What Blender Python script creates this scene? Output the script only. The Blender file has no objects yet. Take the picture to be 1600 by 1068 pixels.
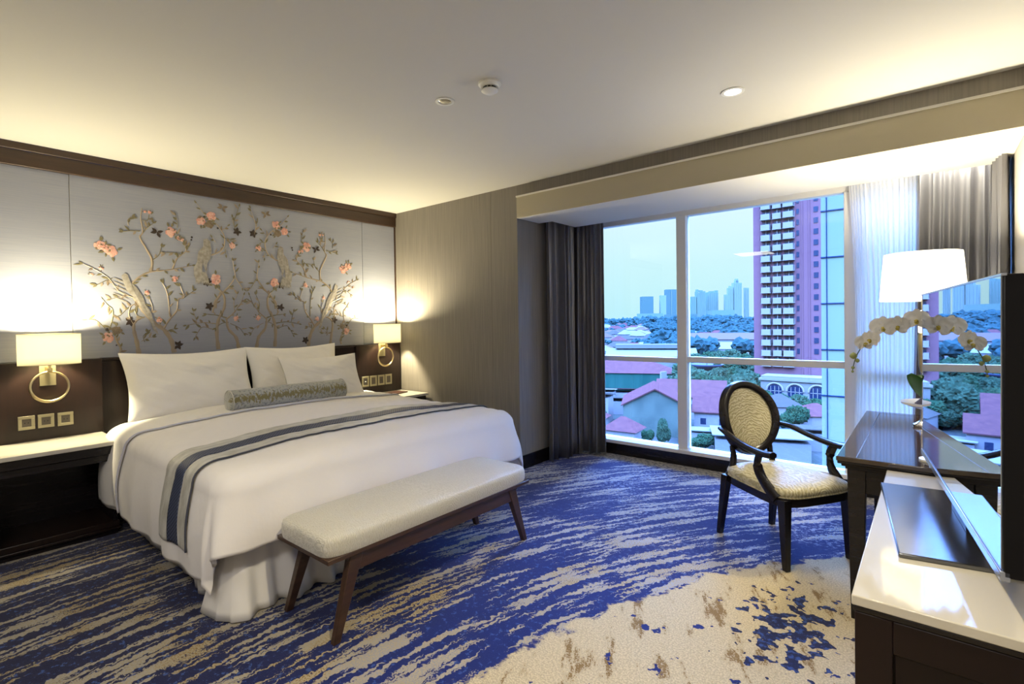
import bpy, bmesh, math, random
from mathutils import Vector, Matrix, noise
PI = math.pi
S = bpy.context.scene
C = S.collection
random.seed(7)

# ------------------------------------------------------------------ camera
cam_data = bpy.data.cameras.new('camera')
cam = bpy.data.objects.new('camera', cam_data)
C.objects.link(cam)
YAW, PITCH, ROLL = 0.7032, -0.0150, -0.0150
fwd = Vector((-math.sin(YAW), math.cos(YAW), 0)); right = Vector((math.cos(YAW), math.sin(YAW), 0)); up = Vector((0, 0, 1))
f2 = fwd * math.cos(PITCH) + up * math.sin(PITCH); u2 = up * math.cos(PITCH) - fwd * math.sin(PITCH)
r3 = right * math.cos(ROLL) + u2 * math.sin(ROLL); u3 = u2 * math.cos(ROLL) - right * math.sin(ROLL)
m = Matrix((( r3.x, u3.x, -f2.x, 0), (r3.y, u3.y, -f2.y, 0), (r3.z, u3.z, -f2.z, 1.42), (0, 0, 0, 1)))
cam.matrix_world = m
cam_data.sensor_width = 36.0
cam_data.lens = 797.5 * 36 / 1600
cam_data.shift_x = 21.5 / 1600
cam_data.shift_y = -19.6 / 1600
cam_data.clip_start = 0.05
cam_data.clip_end = 20000
S.camera = cam

# ------------------------------------------------------------------ view, world
S.view_settings.view_transform = 'Standard'
S.view_settings.look = 'None'
S.view_settings.gamma = 1.0
S.view_settings.use_curve_mapping = False
S.view_settings.exposure = 0.55
S.cycles.use_denoising = True
S.cycles.sample_clamp_indirect = 4.0
S.cycles.max_bounces = 10
S.cycles.diffuse_bounces = 6
S.cycles.transparent_max_bounces = 16

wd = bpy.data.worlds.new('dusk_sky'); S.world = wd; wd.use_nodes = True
nt = wd.node_tree; nt.nodes.clear()
out = nt.nodes.new('ShaderNodeOutputWorld'); bg = nt.nodes.new('ShaderNodeBackground')
tc = nt.nodes.new('ShaderNodeTexCoord'); sx = nt.nodes.new('ShaderNodeSeparateXYZ'); cr = nt.nodes.new('ShaderNodeValToRGB')
nt.links.new(tc.outputs['Generated'], sx.inputs[0])
nz = nt.nodes.new('ShaderNodeTexNoise'); nz.inputs['Scale'].default_value = 3.0; nz.inputs['Detail'].default_value = 4
mp = nt.nodes.new('ShaderNodeMapping'); mp.inputs['Scale'].default_value = (1, 1, 5)
nt.links.new(tc.outputs['Generated'], mp.inputs[0]); nt.links.new(mp.outputs[0], nz.inputs['Vector'])
ad = nt.nodes.new('ShaderNodeMath'); ad.operation = 'MULTIPLY_ADD'; ad.inputs[1].default_value = 0.03; 
nt.links.new(nz.outputs['Fac'], ad.inputs[0]); nt.links.new(sx.outputs['Z'], ad.inputs[2])
nt.links.new(ad.outputs[0], cr.inputs[0])
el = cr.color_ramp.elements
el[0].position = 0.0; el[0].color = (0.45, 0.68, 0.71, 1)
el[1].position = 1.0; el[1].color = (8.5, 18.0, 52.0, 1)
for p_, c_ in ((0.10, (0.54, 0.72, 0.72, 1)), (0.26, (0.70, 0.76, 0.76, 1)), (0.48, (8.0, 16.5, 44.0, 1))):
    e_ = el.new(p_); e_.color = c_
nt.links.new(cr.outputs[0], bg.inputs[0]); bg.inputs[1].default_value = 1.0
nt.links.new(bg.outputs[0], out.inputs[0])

# ------------------------------------------------------------------ materials
def lin(c): 
    return tuple(((v / 255) / 12.92 if v / 255 <= 0.04045 else ((v / 255 + 0.055) / 1.055) ** 2.4) for v in c) + (1,)

def mat(name, col, rough=0.6, metal=0.0, spec=0.5, ior=1.5, bump=None, var=None, sheen=0.0, emit=None, coat=0.0):
    """principled material; bump=(scale, strength, stretch) noise; var=(scale, second colour, stretch)"""
    mt = bpy.data.materials.new(name); mt.use_nodes = True
    n = mt.node_tree; b = n.nodes['Principled BSDF']
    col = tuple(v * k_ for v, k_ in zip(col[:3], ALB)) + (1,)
    b.inputs['Base Color'].default_value = col
    b.inputs['Roughness'].default_value = rough; b.inputs['Metallic'].default_value = metal
    b.inputs['Specular IOR Level'].default_value = spec if ALB == ONE or rough < 0.5 else 0.0; b.inputs['IOR'].default_value = ior
    b.inputs['Sheen Weight'].default_value = sheen
    b.inputs['Coat Weight'].default_value = coat
    if emit:
        b.inputs['Emission Color'].default_value = tuple(emit[0]) + (1,); b.inputs['Emission Strength'].default_value = emit[1]
    def tex(scale, stretch, detail=5):
        t = n.nodes.new('ShaderNodeTexCoord'); g = n.nodes.new('ShaderNodeMapping')
        g.inputs['Scale'].default_value = stretch
        z = n.nodes.new('ShaderNodeTexNoise'); z.inputs['Scale'].default_value = scale; z.inputs['Detail'].default_value = detail
        n.links.new(t.outputs['Object'], g.inputs[0]); n.links.new(g.outputs[0], z.inputs['Vector'])
        return z
    if var:
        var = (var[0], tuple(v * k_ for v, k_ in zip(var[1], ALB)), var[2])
        z = tex(var[0], var[2]); r = n.nodes.new('ShaderNodeValToRGB')
        r.color_ramp.elements[0].position = 0.35; r.color_ramp.elements[1].position = 0.65
        r.color_ramp.elements[0].color = col; r.color_ramp.elements[1].color = tuple(var[1]) + (1,)
        n.links.new(z.outputs['Fac'], r.inputs[0]); n.links.new(r.outputs[0], b.inputs['Base Color'])
    if bump:
        z = tex(bump[0], bump[2]); u = n.nodes.new('ShaderNodeBump'); u.inputs['Strength'].default_value = bump[1]
        u.inputs['Distance'].default_value = 0.01
        n.links.new(z.outputs['Fac'], u.inputs['Height']); n.links.new(u.outputs[0], b.inputs['Normal'])
    return mt

ONE = (1, 1, 1); ALB = ONE
M = {}
M['ceiling'] = mat('ceiling_paint', (0.60, 0.595, 0.575), 0.9, bump=(300, 0.03, ONE))
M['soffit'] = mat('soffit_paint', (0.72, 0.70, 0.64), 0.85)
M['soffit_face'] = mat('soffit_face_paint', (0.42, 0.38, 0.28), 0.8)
M['linen'] = mat('linen_wallcover', (0.225, 0.205, 0.18), 0.75, var=(4, (0.18, 0.165, 0.147), (30, 30, 0.6)), bump=(60, 0.15, (8, 8, 0.5)))
M['linen_dark'] = mat('grey_linen_band', (0.20, 0.18, 0.155), 0.75, var=(4, (0.165, 0.15, 0.13), (30, 30, 0.6)))
M['plain_wall'] = mat('plain_wall_paint', (0.45, 0.42, 0.38), 0.85)
M['silk'] = mat('blue_grey_silk', (0.265, 0.285, 0.36), 0.55, var=(3, (0.30, 0.315, 0.38), (1, 1, 60)), bump=(40, 0.06, (1, 1, 30)), sheen=0.3)
M['dark_wood'] = mat('espresso_wood', (0.010, 0.0058, 0.0048), 0.34, spec=0.4, var=(3, (0.016, 0.008, 0.006), (1, 12, 1)))
M['console_wood'] = mat('console_wood', (0.008, 0.004, 0.0045), 0.4, spec=0.25, var=(3, (0.013, 0.006, 0.006), (1, 12, 1)))
M['trim_wood'] = mat('walnut_crown', (0.035, 0.018, 0.010), 0.4, var=(3, (0.05, 0.025, 0.013), (14, 1, 14)))
M['bench_wood'] = mat('bench_wood', (0.035, 0.017, 0.010), 0.3, var=(5, (0.055, 0.026, 0.015), (12, 1, 12)))
M['black_wood'] = mat('black_lacquered_wood', (0.006, 0.005, 0.007), 0.25, spec=0.35, var=(5, (0.013, 0.010, 0.011), (1, 1, 9)))
M['desk_top'] = mat('polished_desk_wood', (0.022, 0.012, 0.010), 0.07, ior=1.75, var=(4, (0.034, 0.018, 0.014), (12, 1, 1)))
M['groove'] = mat('dark_inlay_line', (0.002, 0.002, 0.002), 0.5)
M['marble'] = mat('cream_marble', (0.56, 0.53, 0.46), 0.06, ior=1.6, var=(2.5, (0.52, 0.49, 0.42), (3, 0.8, 1)))
M['marble_edge'] = mat('pale_marble_edge', (0.75, 0.74, 0.72), 0.25)
M['duvet'] = mat('white_cotton', (0.82, 0.79, 0.77), 0.8, sheen=0.1, bump=(5, 0.55, (1.6, 1, 1)))
M['sheet'] = mat('white_sheet', (0.80, 0.78, 0.76), 0.8, bump=(18, 0.1, ONE))
M['skirt'] = mat('bed_skirt_cotton', (0.70, 0.68, 0.66), 0.85)
M['piping'] = mat('grey_piping', (0.52, 0.53, 0.62), 0.7)
M['pillow'] = mat('white_pillow_cotton', (0.84, 0.82, 0.78), 0.8, bump=(5, 0.7, (1, 1, 1.7)))
M['silver'] = mat('silver_damask', (0.60, 0.59, 0.54), 0.38, var=(10, (0.38, 0.37, 0.32), (2.5, 1, 1)), sheen=0.2, bump=(12, 0.5, (1, 2, 1)))
M['brass'] = mat('brushed_brass', (0.72, 0.60, 0.33), 0.28, metal=1.0)
M['brass_plate'] = mat('aged_brass', (0.42, 0.37, 0.22), 0.4, metal=0.8)
M['switch_frame'] = mat('champagne_metal', (0.33, 0.30, 0.20), 0.38, metal=0.7)
M['switch_dark'] = mat('dark_switch_insert', (0.07, 0.06, 0.05), 0.4, metal=0.3)
M['chrome'] = mat('chrome', (0.8, 0.8, 0.8), 0.12, metal=1.0)
M['white_plastic'] = mat('white_plastic', (0.75, 0.75, 0.72), 0.4)
M['white_frame'] = mat('white_window_metal', (0.70, 0.69, 0.68), 0.35)
M['black_gloss'] = mat('black_gloss_plastic', (0.004, 0.004, 0.006), 0.35, spec=0.2)
M['tv_edge'] = mat('silver_bezel', (0.45, 0.50, 0.62), 0.2, metal=0.8)
M['tv_screen'] = mat('dark_glass_screen', (0.50, 0.56, 0.66), 0.012, metal=1.0)
M['tv_base'] = mat('brushed_dark_metal', (0.16, 0.165, 0.18), 0.2, metal=0.9, bump=(60, 0.04, (1, 20, 1)))
M['drape'] = mat('charcoal_satin_drape', (0.20, 0.20, 0.225), 0.36, metal=0.55, sheen=0.1, bump=(80, 0.05, (1, 1, 0.1)))
M['petal'] = mat('orchid_petal', (0.82, 0.80, 0.74), 0.5)
M['petal_mid'] = mat('orchid_throat', (0.55, 0.45, 0.08), 0.5)
M['stem'] = mat('orchid_stem', (0.05, 0.07, 0.02), 0.5)
M['bud'] = mat('orchid_bud', (0.30, 0.33, 0.10), 0.5)
M['leaf'] = mat('orchid_leaf', (0.03, 0.11, 0.02), 0.35)
M['white_ceramic'] = mat('white_ceramic', (0.80, 0.79, 0.74), 0.2)
M['soil'] = mat('bark_mulch', (0.05, 0.03, 0.02), 0.9, bump=(30, 0.5, ONE))
M['leather'] = mat('brown_leather', (0.05, 0.018, 0.012), 0.4)

def textile(name, c1, c2, scale):
    """fine wavy woven relief"""
    mt = bpy.data.materials.new(name); mt.use_nodes = True
    n = mt.node_tree; b = n.nodes['Principled BSDF']; b.inputs['Roughness'].default_value = 0.45; b.inputs['Sheen Weight'].default_value = 0.25
    t = n.nodes.new('ShaderNodeTexCoord'); w = n.nodes.new('ShaderNodeTexWave')
    w.wave_type = 'RINGS'; w.inputs['Scale'].default_value = scale; w.inputs['Distortion'].default_value = 9; w.inputs['Detail'].default_value = 2
    w.inputs['Detail Scale'].default_value = 1.5
    n.links.new(t.outputs['Object'], w.inputs['Vector'])
    r = n.nodes.new('ShaderNodeMix'); r.data_type = 'RGBA'; r.inputs[6].default_value = tuple(c1) + (1,); r.inputs[7].default_value = tuple(c2) + (1,)
    n.links.new(w.outputs['Fac'], r.inputs[0]); n.links.new(r.outputs[2], b.inputs['Base Color'])
    u = n.nodes.new('ShaderNodeBump'); u.inputs['Strength'].default_value = 0.5; u.inputs['Distance'].default_value = 0.003
    n.links.new(w.outputs['Fac'], u.inputs['Height']); n.links.new(u.outputs[0], b.inputs['Normal'])
    return mt
M['bench_fabric'] = textile('bench_wave_fabric', (0.45, 0.43, 0.37), (0.54, 0.52, 0.46), 34)
M['chair_fabric'] = textile('chair_cream_fabric', (0.32, 0.28, 0.15), (0.54, 0.49, 0.33), 17)

def translucent(name, col, tr, emit=0.0, ecol=None, rough_mix=0.5, transp=0.0):
    mt = bpy.data.materials.new(name); mt.use_nodes = True
    n = mt.node_tree; n.nodes.clear()
    o = n.nodes.new('ShaderNodeOutputMaterial'); d = n.nodes.new('ShaderNodeBsdfDiffuse'); t = n.nodes.new('ShaderNodeBsdfTranslucent')
    d.inputs[0].default_value = tuple(col) + (1,); t.inputs[0].default_value = tuple(col) + (1,)
    x = n.nodes.new('ShaderNodeMixShader'); x.inputs[0].default_value = tr
    n.links.new(d.outputs[0], x.inputs[1]); n.links.new(t.outputs[0], x.inputs[2]); last = x
    if transp:
        p = n.nodes.new('ShaderNodeBsdfTransparent'); y = n.nodes.new('ShaderNodeMixShader'); y.inputs[0].default_value = transp
        n.links.new(last.outputs[0], y.inputs[1]); n.links.new(p.outputs[0], y.inputs[2]); last = y
    if emit:
        e = n.nodes.new('ShaderNodeEmission'); e.inputs[0].default_value = tuple(ecol) + (1,); e.inputs[1].default_value = emit
        a = n.nodes.new('ShaderNodeAddShader'); n.links.new(last.outputs[0], a.inputs[0]); n.links.new(e.outputs[0], a.inputs[1]); last = a
    n.links.new(last.outputs[0], o.inputs[0])
    return mt
M['sheer'] = translucent('sheer_voile', (0.92, 0.92, 0.92), 0.6, transp=0.06)
M['shade'] = translucent('cream_lamp_shade', (0.90, 0.86, 0.70), 0.48, emit=0.12, ecol=(1, 0.93, 0.66))
M['shade_white'] = translucent('white_lamp_shade', (0.95, 0.93, 0.86), 0.6, emit=0.7, ecol=(1, 0.96, 0.84))
def emitter(name, col, s):
    mt = bpy.data.materials.new(name); mt.use_nodes = True
    n = mt.node_tree; n.nodes.clear(); o = n.nodes.new('ShaderNodeOutputMaterial'); e = n.nodes.new('ShaderNodeEmission')
    e.inputs[0].default_value = tuple(col) + (1,); e.inputs[1].default_value = s; n.links.new(e.outputs[0], o.inputs[0]); return mt
M['bulb'] = emitter('lit_bulb', (1, 0.93, 0.75), 6)
M['downlight_glow'] = emitter('lit_downlight', (1, 0.95, 0.82), 5)

def glass_mat():
    mt = bpy.data.materials.new('window_glass'); mt.use_nodes = True
    n = mt.node_tree; n.nodes.clear(); o = n.nodes.new('ShaderNodeOutputMaterial')
    t = n.nodes.new('ShaderNodeBsdfTransparent'); t.inputs[0].default_value = (0.90, 0.97, 1.0, 1)
    g = n.nodes.new('ShaderNodeBsdfGlossy'); g.inputs['Roughness'].default_value = 0.0
    f = n.nodes.new('ShaderNodeFresnel'); f.inputs[0].default_value = 1.45
    x = n.nodes.new('ShaderNodeMixShader'); n.links.new(f.outputs[0], x.inputs[0]); n.links.new(t.outputs[0], x.inputs[1]); n.links.new(g.outputs[0], x.inputs[2])
    n.links.new(x.outputs[0], o.inputs[0]); return mt
M['glass'] = glass_mat()

# small helper set for node maths
class NG:
    def __init__(s, mt): s.n = mt.node_tree
    def math(s, op, a, b=None, c=None):
        q = s.n.nodes.new('ShaderNodeMath'); q.operation = op
        for i, v in enumerate((a, b, c)):
            if v is None: continue
            if isinstance(v, (int, float)): q.inputs[i].default_value = v
            else: s.n.links.new(v, q.inputs[i])
        return q.outputs[0]
    def mix(s, f, a, b):
        q = s.n.nodes.new('ShaderNodeMix'); q.data_type = 'RGBA'
        for i, v in ((0, f), (6, a), (7, b)):
            if isinstance(v, (int, float)): q.inputs[i].default_value = v
            elif isinstance(v, tuple): q.inputs[i].default_value = v
            else: s.n.links.new(v, q.inputs[i])
        return q.outputs[2]
    def noise(s, vec, scale, detail=3, rough=0.5):
        q = s.n.nodes.new('ShaderNodeTexNoise'); q.inputs['Scale'].default_value = scale; q.inputs['Detail'].default_value = detail
        q.inputs['Roughness'].default_value = rough
        s.n.links.new(vec, q.inputs['Vector']); return q.outputs['Fac']
    def vec(s, x, y, z):
        q = s.n.nodes.new('ShaderNodeCombineXYZ')
        for i, v in enumerate((x, y, z)):
            if isinstance(v, (int, float)): q.inputs[i].default_value = v
            else: s.n.links.new(v, q.inputs[i])
        return q.outputs[0]
    def step(s, v, e0, e1):
        q = s.n.nodes.new('ShaderNodeMapRange'); q.interpolation_type = 'SMOOTHSTEP'
        s.n.links.new(v, q.inputs[0]); q.inputs[1].default_value = e0; q.inputs[2].default_value = e1
        return q.outputs[0]

def carpet_mat():
    mt = bpy.data.materials.new('patterned_carpet'); mt.use_nodes = True
    g = NG(mt); n = g.n; b = n.nodes['Principled BSDF']; b.inputs['Roughness'].default_value = 0.95
    b.inputs['Specular IOR Level'].default_value = 0.1; b.inputs['Sheen Weight'].default_value = 0.15
    geo = n.nodes.new('ShaderNodeNewGeometry'); sp = n.nodes.new('ShaderNodeSeparateXYZ'); n.links.new(geo.outputs['Position'], sp.inputs[0])
    x, y = sp.outputs[0], sp.outputs[1]
    dx = g.math('SUBTRACT', x, 2.6); dy = g.math('SUBTRACT', y, 0.9)
    r = g.math('SQRT', g.math('ADD', g.math('MULTIPLY', dx, dx), g.math('MULTIPLY', dy, dy)))
    th = g.math('ARCTAN2', dy, g.math('MULTIPLY', dx, -1))
    pos = geo.outputs['Position']
    # blocky jitter, as tufts give
    jit = g.noise(pos, 38, 1); j2 = g.noise(pos, 11, 3, 0.6)
    rj = g.math('ADD', r, g.math('MULTIPLY', g.math('SUBTRACT', jit, 0.5), 0.045))
    rj = g.math('ADD', rj, g.math('MULTIPLY', g.math('SUBTRACT', j2, 0.5), 0.05))
    streak = g.noise(g.vec(g.math('MULTIPLY', rj, 17), g.math('MULTIPLY', th, 7.5), 0), 1.0, 3, 0.55)
    streak2 = g.noise(g.vec(g.math('MULTIPLY', rj, 42), g.math('MULTIPLY', th, 16.0), 4), 1.0, 2, 0.5)
    patch = g.noise(pos, 1.3, 3)
    speck = g.noise(pos, 130, 2); speck2 = g.noise(pos, 34, 4, 0.7)
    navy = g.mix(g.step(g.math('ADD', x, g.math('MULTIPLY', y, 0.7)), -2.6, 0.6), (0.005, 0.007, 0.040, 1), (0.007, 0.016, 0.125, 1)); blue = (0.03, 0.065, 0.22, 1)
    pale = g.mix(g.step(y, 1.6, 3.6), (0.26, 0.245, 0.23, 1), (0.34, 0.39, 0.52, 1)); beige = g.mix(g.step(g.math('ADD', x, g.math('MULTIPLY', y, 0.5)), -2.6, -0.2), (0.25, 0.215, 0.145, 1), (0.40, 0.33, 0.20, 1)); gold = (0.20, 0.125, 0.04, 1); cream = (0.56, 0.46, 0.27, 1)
    base = g.mix(g.step(speck2, 0.56, 0.63), navy, blue)
    # the pale streaks
    s = g.math('ADD', g.math('MULTIPLY', streak, 0.62), g.math('MULTIPLY', streak2, 0.38))
    s = g.math('ADD', s, g.math('MULTIPLY', g.math('SUBTRACT', speck, 0.5), 0.10))
    s = g.math('ADD', s, g.math('MULTIPLY', g.math('SUBTRACT', patch, 0.5), 0.12))
    f = g.step(s, 0.519, 0.534)
    warm = g.step(g.noise(pos, 2.1, 3), 0.47, 0.60)
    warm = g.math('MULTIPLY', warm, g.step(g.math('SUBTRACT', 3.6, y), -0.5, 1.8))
    stripe = g.mix(warm, g.mix(g.step(speck, 0.42, 0.58), beige, pale), g.mix(g.step(speck, 0.42, 0.50), gold, beige))
    c1 = g.mix(f, base, stripe)
    # distressed mottled zone on the window side: broken streaks
    far = g.step(y, 2.6, 3.9)
    brk = g.math('MULTIPLY', far, g.step(speck2, 0.50, 0.60))
    c1 = g.mix(g.math('MULTIPLY', brk, 0.75), c1, g.mix(g.step(patch, 0.40, 0.60), navy, pale))
    # the cream field inside the arc
    edge = g.math('ADD', r, g.math('MULTIPLY', g.math('SUBTRACT', g.noise(pos, 5, 5, 0.65), 0.5), 0.30))
    inside = g.math('SUBTRACT', 1.0, g.step(edge, 4.02, 4.05))
    gl = g.noise(g.vec(g.math('MULTIPLY', g.math('ADD', x, g.math('MULTIPLY', y, 0.55)), 9), g.math('MULTIPLY', g.math('SUBTRACT', y, x), 2.2), 1), 1.0, 5, 0.7)
    creamc = g.mix(g.step(g.math('ADD', gl, g.math('MULTIPLY', g.math('SUBTRACT', speck, 0.5), 0.3)), 0.57, 0.62), g.mix(g.step(speck, 0.40, 0.62), beige, cream), gold)
    # blue blotches in the cream field: small flecks and the big flower-like blotch
    fleck = g.step(g.noise(pos, 6.5, 4, 0.62), 0.645, 0.655)
    creamc = g.mix(fleck, creamc, navy)
    bx = g.math('SUBTRACT', x, -0.50); by = g.math('SUBTRACT', y, 2.58)
    dd = g.math('SQRT', g.math('ADD', g.math('MULTIPLY', g.math('MULTIPLY', bx, bx), 3.2), g.math('MULTIPLY', by, by)))
    blot = g.math('ADD', dd, g.math('MULTIPLY', g.math('SUBTRACT', g.noise(pos, 15, 2, 0.55), 0.5), 1.9))
    creamc = g.mix(g.math('SUBTRACT', 1.0, g.step(blot, 0.185, 0.198)), creamc, g.mix(g.step(speck2, 0.5, 0.6), (0.010, 0.012, 0.05, 1), blue))
    allc = g.mix(inside, c1, creamc)
    rim = g.math('ADD', y, g.math('MULTIPLY', g.math('SUBTRACT', g.noise(pos, 14, 3, 0.6), 0.5), 0.25))
    rim = g.math('ADD', rim, g.math('MULTIPLY', g.step(x, -2.2, -3.0), 0.0))
    allc = g.mix(g.step(rim, 4.70, 4.73), allc, g.mix(g.step(speck2, 0.45, 0.60), (0.30, 0.28, 0.24, 1), (0.06, 0.06, 0.09, 1)))
    n.links.new(allc, b.inputs['Base Color'])
    u = n.nodes.new('ShaderNodeBump'); u.inputs['Strength'].default_value = 0.35; u.inputs['Distance'].default_value = 0.004
    n.links.new(g.noise(pos, 260, 2), u.inputs['Height']); n.links.new(u.outputs[0], b.inputs['Normal'])
    return mt
M['carpet'] = carpet_mat()

def runner_mat():
    """navy woven band with pale dashes"""
    mt = bpy.data.materials.new('navy_woven_band'); mt.use_nodes = True
    g = NG(mt); n = g.n; b = n.nodes['Principled BSDF']; b.inputs['Roughness'].default_value = 0.5
    t = n.nodes.new('ShaderNodeUVMap'); sp = n.nodes.new('ShaderNodeSeparateXYZ'); n.links.new(t.outputs[0], sp.inputs[0])
    a = g.math('FRACT', g.math('MULTIPLY', sp.outputs[0], 9.0)); c = g.math('FRACT', g.math('ADD', g.math('MULTIPLY', sp.outputs[1], 150.0), g.math('MULTIPLY', g.math('FLOOR', g.math('MULTIPLY', sp.outputs[0], 9.0)), 0.5)))
    f = g.math('MULTIPLY', g.math('GREATER_THAN', a, 0.55), g.math('GREATER_THAN', c, 0.5))
    col = g.mix(f, (0.018, 0.024, 0.055, 1), (0.12, 0.15, 0.24, 1)); n.links.new(col, b.inputs['Base Color'])
    return mt
M['navy_band'] = runner_mat()

def bolster_mat():
    mt = bpy.data.materials.new('silver_green_jacquard'); mt.use_nodes = True
    g = NG(mt); n = g.n; b = n.nodes['Principled BSDF']; b.inputs['Roughness'].default_value = 0.5; b.inputs['Sheen Weight'].default_value = 0.3
    t = n.nodes.new('ShaderNodeTexCoord'); sp = n.nodes.new('ShaderNodeSeparateXYZ'); n.links.new(t.outputs['Object'], sp.inputs[0])
    ang = g.math('ARCTAN2', sp.outputs[2], sp.outputs[0])
    nz_ = g.noise(g.vec(g.math('MULTIPLY', sp.outputs[1], 60), g.math('MULTIPLY', ang, 2.2), 0), 1.0, 4, 0.6)
    band = g.math('SUBTRACT', 1.0, g.math('ABSOLUTE', g.math('MULTIPLY', g.math('SUBTRACT', ang, 0.22), 1.5)))
    f = g.step(g.math('ADD', g.math('MULTIPLY', nz_, 1.5), g.math('MULTIPLY', band, 0.42)), 1.00, 1.05)
    f2 = g.step(g.noise(g.vec(g.math('MULTIPLY', sp.outputs[1], 60), g.math('MULTIPLY', ang, 4), 5), 1.0, 3), 0.5, 0.62)
    col = g.mix(f, g.mix(f2, (0.34, 0.35, 0.33, 1), (0.19, 0.20, 0.21, 1)), (0.17, 0.145, 0.05, 1)); n.links.new(col, b.inputs['Base Color'])
    return mt
M['bolster'] = bolster_mat()

# outdoors: colours darkened to offset the bright sky, blue light tint mixed in
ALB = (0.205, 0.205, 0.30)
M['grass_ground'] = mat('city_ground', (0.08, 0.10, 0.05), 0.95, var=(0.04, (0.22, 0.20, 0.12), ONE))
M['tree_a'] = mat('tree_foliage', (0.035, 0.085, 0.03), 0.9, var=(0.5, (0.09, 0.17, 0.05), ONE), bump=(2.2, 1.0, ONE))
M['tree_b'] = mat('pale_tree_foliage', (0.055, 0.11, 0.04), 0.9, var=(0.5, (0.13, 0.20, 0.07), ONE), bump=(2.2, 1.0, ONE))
M['far_tree'] = mat('distant_tree_foliage', (0.05, 0.115, 0.075), 0.9, var=(0.2, (0.10, 0.17, 0.10), ONE), bump=(1.0, 0.8, ONE))  # distance haze painted in as a paler, bluer green
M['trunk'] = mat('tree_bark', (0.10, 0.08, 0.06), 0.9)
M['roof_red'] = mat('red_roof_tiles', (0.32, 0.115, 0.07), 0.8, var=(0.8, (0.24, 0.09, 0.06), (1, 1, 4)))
M['roof_far'] = mat('hazed_red_roof', (0.30, 0.18, 0.10), 0.85)  # distance haze put into the colour, a paler red
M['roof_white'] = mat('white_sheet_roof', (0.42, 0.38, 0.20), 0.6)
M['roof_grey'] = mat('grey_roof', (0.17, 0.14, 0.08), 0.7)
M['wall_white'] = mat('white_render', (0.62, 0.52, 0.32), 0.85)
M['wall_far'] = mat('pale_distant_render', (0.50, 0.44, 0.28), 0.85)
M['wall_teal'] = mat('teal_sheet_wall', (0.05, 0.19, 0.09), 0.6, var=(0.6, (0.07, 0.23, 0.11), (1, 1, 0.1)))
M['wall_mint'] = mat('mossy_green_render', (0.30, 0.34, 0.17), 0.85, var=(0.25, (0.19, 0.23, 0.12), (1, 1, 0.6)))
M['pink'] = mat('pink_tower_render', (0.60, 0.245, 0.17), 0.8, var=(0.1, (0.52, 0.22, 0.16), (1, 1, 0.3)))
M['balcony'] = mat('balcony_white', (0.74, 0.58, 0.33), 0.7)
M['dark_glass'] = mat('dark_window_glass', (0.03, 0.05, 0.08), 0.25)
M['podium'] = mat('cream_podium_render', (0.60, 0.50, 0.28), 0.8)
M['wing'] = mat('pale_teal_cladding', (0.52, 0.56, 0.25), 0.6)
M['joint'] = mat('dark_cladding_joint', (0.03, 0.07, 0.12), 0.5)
M['sky_tower'] = mat('hazed_blue_tower', (0.36, 0.46, 0.22), 0.6)  # skyline towers: bluish distance haze painted into their colours
M['sky_tower_dark'] = mat('hazed_glass_tower', (0.22, 0.32, 0.17), 0.5)
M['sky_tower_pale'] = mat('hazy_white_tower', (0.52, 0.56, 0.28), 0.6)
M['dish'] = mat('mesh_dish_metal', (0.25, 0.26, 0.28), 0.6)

ALB = ONE
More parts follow.
